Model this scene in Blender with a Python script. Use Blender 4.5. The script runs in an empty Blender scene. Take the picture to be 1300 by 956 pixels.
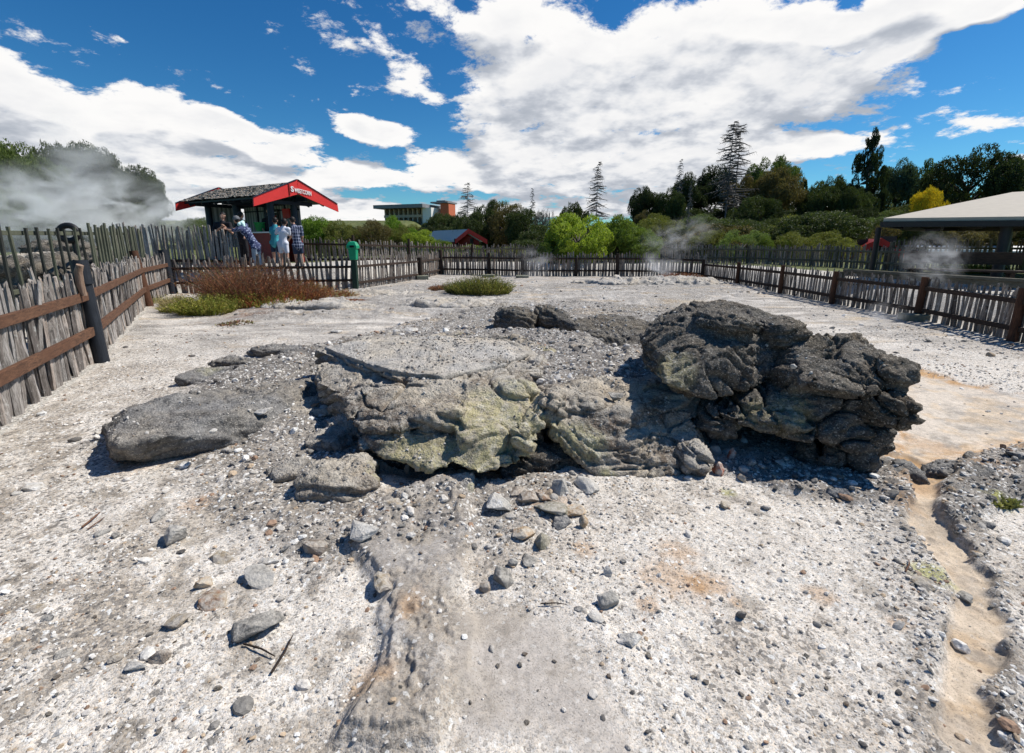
import bpy, bmesh, math, random
import numpy as np
from mathutils import Vector, Matrix
random.seed(7); RNG = np.random.default_rng(11)
C = bpy.context.scene.collection
SC = bpy.context.scene
R = math.radians
PI = math.pi

# ------------------------------------------------------------------ camera
FPX, CAMH, HZ = 578.0, 1.65, 307.0
PIT = math.atan((433.5 - HZ) / FPX)
cp, sp = math.cos(PIT), math.sin(PIT)
def ray(px, py):
    a = (px - 650.0) / FPX; b = (433.5 - py) / FPX
    return np.array([a, cp + b * sp, -sp + b * cp])
def G(px, py, z=0.0):
    d = ray(px, py); t = (z - CAMH) / d[2]
    return np.array([d[0] * t, d[1] * t, z])
def AY(px, py, Y):
    d = ray(px, py); t = Y / d[1]
    return np.array([d[0] * t, Y, CAMH + d[2] * t])

# ------------------------------------------------------------------ noise
_perm = np.random.default_rng(3).permutation(256); _perm = np.concatenate([_perm, _perm, _perm]).astype(np.int64)
_g = np.random.default_rng(4).normal(size=(256, 3)); _g /= np.linalg.norm(_g, axis=1)[:, None]
def perlin(P):
    P = np.asarray(P, dtype=np.float64)
    I = np.floor(P).astype(np.int64); F = P - I; I &= 255
    U = F * F * F * (F * (F * 6 - 15) + 10)
    r = np.zeros(len(P))
    for dx in (0, 1):
        wx = U[:, 0] if dx else 1 - U[:, 0]
        for dy in (0, 1):
            wy = U[:, 1] if dy else 1 - U[:, 1]
            for dz in (0, 1):
                wz = U[:, 2] if dz else 1 - U[:, 2]
                h = _perm[_perm[_perm[I[:, 0] + dx] + I[:, 1] + dy] + I[:, 2] + dz]
                g = _g[h]
                r += wx * wy * wz * (g[:, 0] * (F[:, 0] - dx) + g[:, 1] * (F[:, 1] - dy) + g[:, 2] * (F[:, 2] - dz))
    return r * 1.5
def fbm(P, o=4, gain=0.5, ridge=False):
    P = np.asarray(P, dtype=np.float64)
    r = np.zeros(len(P)); a = 1.0; s = 0
    for i in range(o):
        n = perlin(P * (2.03 ** i) + 17.3 * i)
        if ridge: n = 1 - 2 * np.abs(n)
        r += a * n; s += a; a *= gain
    return r / s
_wj = np.random.default_rng(5).random((256, 3))
def worley(P):
    P = np.asarray(P, dtype=np.float64)
    I = np.floor(P).astype(np.int64); F = P - I
    d1 = np.full(len(P), 9.0); d2 = np.full(len(P), 9.0); idc = np.zeros(len(P), dtype=np.int64)
    for dx in (-1, 0, 1):
        for dy in (-1, 0, 1):
            for dz in (-1, 0, 1):
                J = I + (dx, dy, dz); K = J & 255
                h = _perm[_perm[_perm[K[:, 0]] + K[:, 1]] + K[:, 2]]
                D = np.sum((J + _wj[h] - P) ** 2, axis=1)
                n = D < d1
                d2 = np.where(n, d1, np.minimum(d2, D)); d1 = np.where(n, D, d1); idc = np.where(n, h, idc)
    return np.sqrt(d1), np.sqrt(d2), idc
def sstep(a, b, x):
    t = np.clip((x - a) / (b - a), 0, 1); return t * t * (3 - 2 * t)

# ------------------------------------------------------------------ scene helpers
def tag(o, label=None, cat=None, group=None, kind=None):
    if label: o['label'] = label
    if cat: o['category'] = cat
    if group: o['group'] = group
    if kind: o['kind'] = kind
    return o
def empty(name, loc=(0, 0, 0), rz=0):
    o = bpy.data.objects.new(name, None); C.objects.link(o)
    o.location = loc; o.rotation_euler = (0, 0, rz); o.empty_display_size = .1
    return o
def link(name, me, mat=None, parent=None):
    o = bpy.data.objects.new(name, me); C.objects.link(o)
    if mat is not None:
        for m in (mat if isinstance(mat, (list, tuple)) else [mat]): me.materials.append(m)
    if parent is not None: o.parent = parent
    return o
def npmesh(name, V, F, smooth=True, attrs=None):
    """V (n,3); F (m,k) of one face size"""
    V = np.ascontiguousarray(V, dtype=np.float32); F = np.ascontiguousarray(F, dtype=np.int32)
    me = bpy.data.meshes.new(name); m, k = F.shape
    me.vertices.add(len(V)); me.vertices.foreach_set('co', V.ravel())
    me.loops.add(m * k); me.loops.foreach_set('vertex_index', F.ravel())
    me.polygons.add(m); me.polygons.foreach_set('loop_start', np.arange(0, m * k, k, dtype=np.int32))
    try: me.polygons.foreach_set('loop_total', np.full(m, k, dtype=np.int32))
    except Exception: pass
    me.update(calc_edges=True)
    me.polygons.foreach_set('use_smooth', np.full(m, smooth))
    for n, a in (attrs or {}).items():
        a = np.ascontiguousarray(a, dtype=np.float32)
        if a.ndim == 1:
            at = me.attributes.new(n, 'FLOAT', 'POINT'); at.data.foreach_set('value', a)
        else:
            at = me.attributes.new(n, 'FLOAT_COLOR', 'POINT')
            if a.shape[1] == 3: a = np.concatenate([a, np.ones((len(a), 1), np.float32)], 1)
            at.data.foreach_set('color', np.ascontiguousarray(a).ravel())
    me.validate()
    return me
class MB:
    """collects simple shapes into one mesh"""
    def __init__(s): s.v = []; s.f = []; s.n = 0; s.sm = []
    def add(s, V, F, smooth=False):
        V = [tuple(map(float, p)) for p in V]
        s.v += V; s.f += [tuple(i + s.n for i in f) for f in F]; s.sm += [smooth] * len(F); s.n += len(V)
    def box(s, c, d, rz=0, M=None):
        x, y, z = [q / 2 for q in d]
        V = [(sx * x, sy * y, sz * z) for sz in (-1, 1) for sx, sy in ((-1, -1), (1, -1), (1, 1), (-1, 1))]
        if rz:
            a, b = math.cos(rz), math.sin(rz); V = [(p[0] * a - p[1] * b, p[0] * b + p[1] * a, p[2]) for p in V]
        if M is not None: V = [M @ Vector(p) for p in V]
        V = [(p[0] + c[0], p[1] + c[1], p[2] + c[2]) for p in V]
        s.add(V, [(0, 3, 2, 1), (4, 5, 6, 7), (0, 1, 5, 4), (1, 2, 6, 5), (2, 3, 7, 6), (3, 0, 4, 7)])
    def beam(s, A, B, w, h, up=(0, 0, 1)):
        A = Vector(A); B = Vector(B); d = (B - A).normalized(); U = Vector(up)
        r = d.cross(U)
        if r.length < 1e-4: r = d.cross(Vector((0, 1, 0)))
        r.normalize(); u = r.cross(d).normalized()
        V = []
        for P in (A, B):
            for a, b in ((-1, -1), (1, -1), (1, 1), (-1, 1)): V.append(P + r * a * w / 2 + u * b * h / 2)
        s.add(V, [(0, 1, 2, 3), (7, 6, 5, 4), (0, 4, 5, 1), (1, 5, 6, 2), (2, 6, 7, 3), (3, 7, 4, 0)])
    def tube(s, pts, rad, n=8, cap=True, wob=0):
        pts = [Vector(p) for p in pts]
        if not hasattr(rad, '__len__'): rad = [rad] * len(pts)
        V = []; F = []
        for i, P in enumerate(pts):
            d = (pts[min(i + 1, len(pts) - 1)] - pts[max(i - 1, 0)]).normalized()
            ref = Vector((1, 0, 0)) if abs(d.x) < .8 else Vector((0, 1, 0))
            a = d.cross(ref).normalized(); b = d.cross(a).normalized()
            for k in range(n):
                t = 2 * PI * k / n; r = rad[i] * (1 + wob * math.sin(3 * t + i * 1.3) * .5 + wob * random.uniform(-.5, .5))
                V.append(P + a * math.cos(t) * r + b * math.sin(t) * r)
        for i in range(len(pts) - 1):
            for k in range(n):
                F.append((i * n + k, i * n + (k + 1) % n, (i + 1) * n + (k + 1) % n, (i + 1) * n + k))
        s.add(V, F, True)
        if cap:
            s.add(V[:n], [tuple(range(n - 1, -1, -1))]); s.add(V[-n:], [tuple(range(n))])
    def prism(s, poly, h0, h1, axis='z'):
        n = len(poly)
        V = [(x, y, h0) for x, y in poly] + [(x, y, h1) for x, y in poly]
        if axis == 'x': V = [(c, a, b) for a, b, c in V]
        if axis == 'y': V = [(a, c, b) for a, b, c in V]
        F = [tuple(range(n - 1, -1, -1)), tuple(range(n, 2 * n))] + [(i, (i + 1) % n, n + (i + 1) % n, n + i) for i in range(n)]
        s.add(V, F)
    def mesh(s, name):
        me = bpy.data.meshes.new(name); me.from_pydata(s.v, [], s.f); me.update()
        me.polygons.foreach_set('use_smooth', s.sm); return me
    def build(s, name, mat, parent=None, bevel=0):
        o = link(name, s.mesh(name), mat, parent)
        if bevel:
            b = o.modifiers.new('b', 'BEVEL'); b.width = bevel; b.segments = 2; b.limit_method = 'ANGLE'
        return o

# ------------------------------------------------------------------ materials
class NT:
    def __init__(s, name, world=None):
        if world is None:
            s.m = bpy.data.materials.new(name); s.m.use_nodes = True; s.t = s.m.node_tree; s.t.nodes.clear()
        else: s.t = world.node_tree; s.t.nodes.clear()
    def n(s, t, **k):
        n = s.t.nodes.new(t)
        for a, b in k.items(): setattr(n, a, b)
        return n
    def put(s, sock, v):
        if isinstance(v, bpy.types.NodeSocket): s.t.links.new(v, sock)
        elif v is not None:
            if isinstance(v, (tuple, list)):
                L = len(sock.default_value); v = tuple(v)
                v = (v + (1.0,) * L)[:L]
            sock.default_value = v
    def math(s, op, a, b=None, c=None, clamp=False):
        n = s.n('ShaderNodeMath', operation=op, use_clamp=clamp)
        s.put(n.inputs[0], a); s.put(n.inputs[1], b); s.put(n.inputs[2], c); return n.outputs[0]
    def vm(s, op, a, b=None, sc=None):
        n = s.n('ShaderNodeVectorMath', operation=op); s.put(n.inputs[0], a); s.put(n.inputs[1], b)
        if sc is not None: s.put(n.inputs['Scale'], sc)
        return n.outputs['Value'] if op in ('LENGTH', 'DOT_PRODUCT', 'DISTANCE') else n.outputs[0]
    def mix(s, f, a, b, mode='MIX'):
        n = s.n('ShaderNodeMix', data_type='RGBA', blend_type=mode)
        s.put(n.inputs[0], f); s.put(n.inputs[6], a); s.put(n.inputs[7], b); return n.outputs[2]
    def noise(s, v, sc, d=4, r=.55, lac=2.0, dist=0, col=False):
        n = s.n('ShaderNodeTexNoise'); s.put(n.inputs['Vector'], v); n.inputs['Scale'].default_value = sc
        n.inputs['Detail'].default_value = d; n.inputs['Roughness'].default_value = r; n.inputs['Distortion'].default_value = dist
        n.inputs['Lacunarity'].default_value = lac
        return n.outputs['Color' if col else 'Fac']
    def vor(s, v, sc, out='Color', feat='F1', rnd=1):
        n = s.n('ShaderNodeTexVoronoi', feature=feat); s.put(n.inputs['Vector'], v); n.inputs['Scale'].default_value = sc
        n.inputs['Randomness'].default_value = rnd
        return n.outputs[out]
    def ramp(s, f, stops, interp='LINEAR'):
        n = s.n('ShaderNodeValToRGB'); cr = n.color_ramp; cr.interpolation = interp
        while len(cr.elements) < len(stops): cr.elements.new(.5)
        for e, (p, c) in zip(cr.elements, stops):
            e.position = p; e.color = (c, c, c, 1) if not hasattr(c, '__len__') else (tuple(c) + (1,))[:4]
        s.put(n.inputs[0], f); return n.outputs[0]
    def mr(s, v, a, b, c=0, d=1, smooth=False):
        n = s.n('ShaderNodeMapRange', interpolation_type='SMOOTHSTEP' if smooth else 'LINEAR')
        s.put(n.inputs[0], v)
        for i, q in enumerate((a, b, c, d)): s.put(n.inputs[i + 1], q)
        return n.outputs[0]
    def attr(s, name, out='Fac'): return s.n('ShaderNodeAttribute', attribute_name=name).outputs[out]
    def pos(s): return s.n('ShaderNodeNewGeometry').outputs['Position']
    def obj(s): return s.n('ShaderNodeTexCoord').outputs['Object']
    def scale(s, v, sx, sy, sz):
        n = s.n('ShaderNodeVectorMath', operation='MULTIPLY'); s.put(n.inputs[0], v); n.inputs[1].default_value = (sx, sy, sz); return n.outputs[0]
    def bump(s, h, st, dist, nrm=None):
        n = s.n('ShaderNodeBump'); n.inputs['Strength'].default_value = st; n.inputs['Distance'].default_value = dist
        s.put(n.inputs['Height'], h)
        if nrm is not None: s.put(n.inputs['Normal'], nrm)
        return n.outputs[0]
    def out(s, col, rough=.8, nrm=None, metal=0, spec=.3, trans=None):
        b = s.n('ShaderNodeBsdfPrincipled'); s.put(b.inputs['Base Color'], col); s.put(b.inputs['Roughness'], rough)
        b.inputs['Metallic'].default_value = metal; s.put(b.inputs['Specular IOR Level'], spec)
        if nrm is not None: s.put(b.inputs['Normal'], nrm)
        sh = b.outputs[0]
        if trans is not None:
            t = s.n('ShaderNodeBsdfTranslucent'); s.put(t.inputs[0], trans)
            mx = s.n('ShaderNodeMixShader'); mx.inputs[0].default_value = .3
            s.t.links.new(sh, mx.inputs[1]); s.t.links.new(t.outputs[0], mx.inputs[2]); sh = mx.outputs[0]
        o = s.n('ShaderNodeOutputMaterial'); s.t.links.new(sh, o.inputs[0]); return s.m
def paint(name, c, rough=.5, var=.12, bump=.3, sc=6, spec=.3):
    n = NT(name); p = n.obj(); a = n.noise(p, sc, 5, .6)
    col = n.mix(n.mr(a, .3, .7), tuple(q * (1 - var) for q in c), tuple(min(1, q * (1 + var)) for q in c))
    f = n.noise(p, sc * 9, 3, .7)
    col = n.mix(n.mr(f, .62, .8, 0, .35), col, tuple(q * .5 + .06 for q in c))
    return n.out(col, rough, n.bump(f, bump, .01), spec=spec)
def wood(name, dark, light, stretch=(14, 14, 1.2), rough=.85, bump=.6, dist=.01, coord='obj', patches=None):
    n = NT(name); p = n.obj() if coord == 'obj' else n.pos()
    q = n.scale(p, *stretch)
    a = n.noise(q, 3.0, 6, .65, dist=.6); b = n.noise(q, 11.0, 4, .7)
    h = n.math('ADD', n.math('MULTIPLY', a, .65), n.math('MULTIPLY', b, .35))
    col = n.ramp(h, [(.32, dark), (.46, [x * .55 + y * .45 for x, y in zip(dark, light)]), (.58, light), (.75, [min(1, x * 1.25) for x in light])])
    big = n.noise(p, 2.2, 3, .5)
    col = n.mix(n.mr(big, .4, .65, 0, .5), col, patches or dark)
    v = n.attr('tone'); 
    col = n.mix(1, col, n.math('ADD', n.math('MULTIPLY', v, .7), .65), 'MULTIPLY') if coord == 'tone' else col
    return n.out(col, rough, n.bump(h, bump, dist))
M = {}
M['post_black'] = wood('post_black', (.006, .008, .012), (.02, .024, .032), rough=.6, bump=.4)
M['post_brown'] = wood('post_brown', (.03, .014, .008), (.13, .055, .028))
M['post_dark'] = wood('post_dark', (.012, .008, .006), (.05, .032, .022))
M['rail'] = wood('rail', (.03, .015, .01), (.15, .075, .042), stretch=(3, 3, 14), patches=(.09, .04, .022))
M['rail_dark'] = wood('rail_dark', (.015, .01, .008), (.06, .036, .024), stretch=(3, 3, 14))
M['rail_grey'] = wood('rail_grey', (.06, .055, .04), (.17, .15, .11), stretch=(3, 3, 14))
def picket_mat(name, dark, mid, light, red=.25):
    n = NT(name); p = n.obj(); q = n.scale(p, 16, 16, 1.6)
    a = n.noise(q, 2.2, 6, .7, dist=.8); b = n.noise(q, 9, 4, .7)
    h = n.math('ADD', n.math('MULTIPLY', a, .6), n.math('MULTIPLY', b, .4))
    col = n.ramp(h, [(.3, dark), (.44, mid), (.58, light), (.72, [min(1, x * 1.3) for x in light])])
    t = n.attr('tone')
    col = n.mix(1, col, n.ramp(t, [(0, (.35, .32, .31)), (.35, (.8, .76, .73)), (.6, (1, 1, 1)), (.8, (1, .86, .76)), (1, (1.0, .98, .98))]), 'MULTIPLY')
    sp_ = n.noise(p, 7, 4, .6); col = n.mix(n.mr(sp_, .58, .68, 0, .55), col, [x * .25 for x in mid])
    li = n.noise(n.vm('ADD', p, (3, 5, 1)), 14, 3, .6); col = n.mix(n.mr(li, .6, .7, 0, .5), col, (.5, .5, .47))
    return n.out(col, .9, n.bump(h, .8, .012), spec=.15)
M['picket'] = picket_mat('picket', (.05, .045, .04), (.2, .185, .17), (.42, .40, .38))
M['picket_far'] = picket_mat('picket_far', (.035, .03, .025), (.15, .13, .115), (.34, .31, .28))
M['slat_dark'] = wood('slat_dark', (.01, .011, .01), (.05, .052, .042))
M['slat_moss'] = wood('slat_moss', (.035, .04, .028), (.13, .135, .09))
M['concrete'] = paint('concrete', (.2, .2, .15), .9, .25, .6, 8)
# ------------------------------------------------------------------ world: Nishita sky plus cumulus, laid out by direction
SUN_DIR = Vector((0.84, 0.30, 0)).normalized() * math.cos(R(51)) + Vector((0, 0, math.sin(R(51))))
w = bpy.data.worlds.new("World"); SC.world = w; w.use_nodes = True
wn = NT('w', w)
sky = wn.n('ShaderNodeTexSky', sky_type='NISHITA'); sky.sun_disc = False
sky.sun_elevation = R(51); sky.sun_rotation = math.atan2(SUN_DIR.x, SUN_DIR.y)
sky.altitude = 300; sky.air_density = 1.0; sky.dust_density = .15; sky.ozone_density = 2.2
d0 = wn.vm('NORMALIZE', wn.n('ShaderNodeTexCoord').outputs['Generated'])
BL = [  # px, py, rx, ry, tilt(deg), weight : places in the sky, turned into azimuth / elevation below
 (-10,120,150,85,12,1), (120,165,150,62,18,1), (215,150,90,38,15,.9), (330,178,110,30,6,1), (290,162,70,28,10,1), (200,215,330,42,0,1),
 (478,170,56,21,4,1.0),(455,222,70,22,0,.85),(470,262,120,10,2,.7),
 (420,36,60,26,25,.42),(505,70,75,34,35,.45),(520,112,48,30,20,.48),(565,10,60,24,20,.5),
 (670,40,100,66,0,.95),(730,140,190,105,0,1.15),(860,110,210,120,0,1.3),(1010,95,170,85,0,1.15),(1130,25,170,48,-8,1.1),(1260,0,110,24,-10,.9),
 (1000,188,120,22,2,1),(675,192,80,40,0,.9),(600,232,130,20,3,.85),(780,220,230,40,0,1.05),(560,205,60,16,0,.7),(960,215,70,12,0,.5),
 (1250,158,80,20,-4,.42),(1104,92,18,10,0,.45),(1296,206,28,14,0,.8),(1070,225,60,9,0,.45),(148,44,24,7,10,.4),(640,262,130,14,0,.75),(330,262,240,34,0,.85),(560,275,200,16,0,.7),(100,262,200,40,0,.9),(860,262,240,22,0,.8),
 (-300,60,240,140,0,1.1),(1700,150,260,120,0,1.1),(900,-260,300,160,0,1),(200,-420,300,120,0,1)]
def azel(px, py):
    d = ray(px, py); d = d / np.linalg.norm(d); return math.atan2(d[0], d[1]), math.asin(d[2])
def mask_of(dv):
    sx = wn.n('ShaderNodeSeparateXYZ'); wn.put(sx.inputs[0], dv)
    az = wn.math('ARCTAN2', sx.outputs[0], sx.outputs[1]); el = wn.math('ARCSINE', sx.outputs[2])
    cx = wn.n('ShaderNodeCombineXYZ'); wn.put(cx.inputs[0], az); wn.put(cx.inputs[1], el)
    ae = cx.outputs[0]
    # cloud-deck coordinates: clouds flatten towards the horizon
    k = wn.math('DIVIDE', 1.0, wn.math('ADD', wn.math('MAXIMUM', sx.outputs[2], 0), .22))
    deck = wn.vm('SCALE', dv, sc=k)
    deck = wn.scale(deck, 1, 1, .6)
    wp = wn.noise(ae, 7, 3, .5, col=True)
    warp = wn.vm('SCALE', wn.vm('SUBTRACT', wp, (.5, .5, .5)), sc=.09)
    aw = wn.vm('ADD', ae, wn.scale(warp, 1, .6, 0))
    tot = None
    for (px, py, rx, ry, tl, wt) in BL:
        a0, e0 = azel(px, py); a1, _ = azel(px + rx * .5, py); _, e1 = azel(px, py - ry * .5)
        a2, _ = azel(px - rx * .5, py); _, e2 = azel(px, py + ry * .5)
        mp = wn.n('ShaderNodeMapping', vector_type='TEXTURE'); wn.put(mp.inputs[0], aw)
        mp.inputs['Location'].default_value = (a0, e0, 0); mp.inputs['Rotation'].default_value = (0, 0, -R(tl))
        mp.inputs['Scale'].default_value = (max(.01, abs(a1 - a2)), max(.005, abs(e1 - e2)), 1)
        l = wn.vm('LENGTH', mp.outputs[0])
        v = wn.math('MULTIPLY', wn.math('SUBTRACT', 1.0, wn.math('MULTIPLY', l, l)), 1.0)
        v = wn.math('MAXIMUM', v, 0); v = wn.math('MULTIPLY', v, wt)
        tot = v if tot is None else wn.math('ADD', tot, wn.math('MULTIPLY', v, wn.math('SUBTRACT', 1.0, wn.math('MINIMUM', wn.math('MULTIPLY', tot, .6), 1))))
    big = wn.noise(deck, 2.6, 2, .5); fine = wn.noise(deck, 7.5, 10, .68, dist=.15)
    nz = wn.math('ADD', wn.math('MULTIPLY', wn.math('SUBTRACT', big, .5), 1.1), wn.math('MULTIPLY', wn.math('SUBTRACT', fine, .5), 2.5))
    base = wn.math('MINIMUM', wn.math('MULTIPLY', tot, 1.15), .95)
    med = wn.noise(deck, 5.0, 4, .55)
    sh = wn.math('ADD', base, wn.math('ADD', wn.math('MULTIPLY', wn.math('SUBTRACT', med, .5), 1.3), wn.math('MULTIPLY', nz, .12)))
    return wn.math('ADD', base, nz), sh
dens, sh1 = mask_of(d0)
off = wn.vm('ADD', d0, (.018, 0, .045))
_, sh2 = mask_of(wn.vm('NORMALIZE', off))
alpha = wn.mr(dens, .20, .62, 0, 1, True)
relief = wn.math('SUBTRACT', sh1, sh2)
lit = wn.mr(relief, -.42, .22, 0, 1, True)
thick = wn.mr(sh1, .75, 1.35, 0, 1, True)
lit = wn.math('SUBTRACT', lit, wn.math('MULTIPLY', thick, .22))
ccol = wn.ramp(lit, [(0, (.47, .51, .58)), (.35, (.64, .67, .73)), (.6, (.80, .82, .86)), (.85, (.95, .95, .96)), (1, (1.05, 1.04, 1.03))])
skyc = wn.n('ShaderNodeHueSaturation'); wn.put(skyc.inputs['Color'], sky.outputs[0]); skyc.inputs['Hue'].default_value = .503; skyc.inputs['Saturation'].default_value = 1.32; skyc.inputs['Value'].default_value = 1.0
skyv = wn.vm('SCALE', wn.vm('MULTIPLY', skyc.outputs[0], (.56, 1.03, 1.17)), sc=.064)
fin = wn.mix(alpha, skyv, wn.vm('SCALE', ccol, sc=.71))
bg = wn.n('ShaderNodeBackground'); bg.inputs[1].default_value = .1
wn.put(bg.inputs[0], wn.vm('SCALE', fin, sc=10.0))
wo = wn.n('ShaderNodeOutputWorld'); wn.t.links.new(bg.outputs[0], wo.inputs[0])
w.cycles.sampling_method = 'MANUAL'; w.cycles.sample_map_resolution = 512

L = bpy.data.lights.new('sun', 'SUN'); L.energy = 4.4; L.angle = R(.53); L.color = (1, .955, .88)
lo = bpy.data.objects.new('sun', L); C.objects.link(lo)
lo.rotation_euler = SUN_DIR.to_track_quat('Z', 'Y').to_euler(); lo.location = (20, 10, 40)

cam = bpy.data.cameras.new('camera'); co = bpy.data.objects.new('camera', cam); C.objects.link(co)
co.location = (0, 0, CAMH); co.rotation_euler = (PI / 2 - PIT, 0, 0)
cam.sensor_width = 36; cam.sensor_fit = 'HORIZONTAL'; cam.lens = FPX / 1300 * 36
cam.shift_y = -(478 - 433.5) / 1300; cam.clip_start = .05; cam.clip_end = 5000
SC.camera = co
SC.view_settings.view_transform = 'Standard'; SC.view_settings.look = 'None'; SC.view_settings.gamma = 1
SC.view_settings.exposure = 0.40
SC.render.engine = 'CYCLES'; cy = SC.cycles
cy.use_denoising = True; cy.max_bounces = 6; cy.diffuse_bounces = 3; cy.transparent_max_bounces = 8
cy.volume_bounces = 2; cy.volume_step_rate = 2.0; cy.volume_max_steps = 64
cy.use_adaptive_sampling = True; cy.adaptive_threshold = .02
try: cy.denoiser = 'OPENIMAGEDENOISE'
except Exception: pass
# ------------------------------------------------------------------ ground
FENCE = [(-1.2, -3.0), (-2.9, .8)] + [tuple(G(*p)[:2]) for p in [(0, 555), (130, 460), (190, 389), (220, 373), (452, 368), (535, 355), (560, 348.5), (620, 349), (662, 350), (700, 350.5), (783, 350.5), (842, 352), (891, 355), (935, 363), (990, 373), (1055, 386), (1165, 405), (1285, 433)]] + [(8.3, 4.6), (8.1, -3)]
FENCE = np.array(FENCE)
def seg_dist(X, Y, A, B):
    dx, dy = B[0] - A[0], B[1] - A[1]; L2 = dx * dx + dy * dy + 1e-12
    t = np.clip(((X - A[0]) * dx + (Y - A[1]) * dy) / L2, 0, 1)
    return np.hypot(X - A[0] - t * dx, Y - A[1] - t * dy)
def poly_sd(X, Y, P):
    """positive inside"""
    d = np.full(len(X), 1e9); ins = np.zeros(len(X), bool); n = len(P)
    for i in range(n):
        A, B = P[i], P[(i + 1) % n]
        d = np.minimum(d, seg_dist(X, Y, A, B))
        c = (A[1] > Y) != (B[1] > Y)
        with np.errstate(divide='ignore', invalid='ignore'):
            xi = (B[0] - A[0]) * (Y - A[1]) / (B[1] - A[1]) + A[0]
        ins ^= c & (X < xi)
    return np.where(ins, d, -d)
def gp(pts, z=0.0): return [tuple(G(p[0], p[1], p[2] if len(p) > 2 else z)[:2]) for p in pts]
MOUND = gp([(445, 478, .34), (560, 490, .34), (690, 505, .34), (850, 505, .34), (900, 492, .34), (850, 470, .3), (800, 452, .3), (760, 432, .28), (660, 425, .28), (560, 425, .3), (450, 435, .3), (420, 446, .3)])
APRON = gp([(140, 560), (300, 470), (420, 440), (560, 405), (700, 385), (860, 395), (900, 440), (880, 500), (700, 560), (520, 560), (430, 540), (330, 560)])
CHAN = gp([(1150, 585), (1185, 600), (1172, 630), (1180, 665), (1200, 700), (1228, 740), (1240, 775), (1228, 815), (1222, 870), (1225, 940)])
POOL = gp([(1135, 462), (1180, 478), (1240, 492), (1300, 505), (1345, 520), (1340, 556), (1270, 572), (1190, 585), (1165, 600), (1140, 590), (1130, 560), (1150, 520)])
CRUSTF = gp([(470, 650), (560, 615), (600, 640), (600, 700), (585, 760), (600, 860), (560, 960), (400, 960), (470, 850), (490, 760), (450, 700)])
CRUSTR = gp([(1205, 600), (1250, 575), (1330, 560), (1400, 640), (1330, 655), (1290, 640), (1240, 660), (1215, 680), (1195, 650)])
SILT = gp([(600, 790), (700, 800), (760, 850), (800, 960), (560, 960), (560, 850)])
PLATE = gp([(360, 385), (520, 362), (640, 368), (830, 352), (980, 362), (900, 392), (720, 382), (620, 402), (520, 400), (400, 408), (300, 402)])
BROWN = gp([(400, 590), (440, 575), (480, 600), (480, 640), (440, 665), (400, 640)])
RUB = gp([(1240, 650), (1262, 690), (1262, 750), (1290, 800), (1300, 960), (1250, 960), (1243, 830), (1252, 780), (1238, 735), (1215, 700), (1190, 655)])
RUB2 = gp([(1090, 600), (1150, 600), (1168, 640), (1176, 680), (1200, 720), (1215, 770), (1205, 860), (1150, 870), (1140, 760), (1110, 690), (1060, 640)])
BACK = gp([(215, 378), (300, 392), (450, 382), (520, 376), (900, 372), (1150, 420), (1330, 470), (1330, 440), (1150, 405), (900, 352), (560, 348), (450, 368)])
MIDG = gp([(250, 520), (330, 470), (420, 450), (450, 560), (480, 640), (600, 600), (720, 610), (700, 640), (640, 700), (480, 700), (400, 740), (330, 700), (230, 600)])
SCREE = gp([(900, 595), (1010, 590), (1150, 590), (1165, 640), (1080, 640), (980, 622)])  # darker, rougher ground strewn with rubble at the rock mass foot
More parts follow.
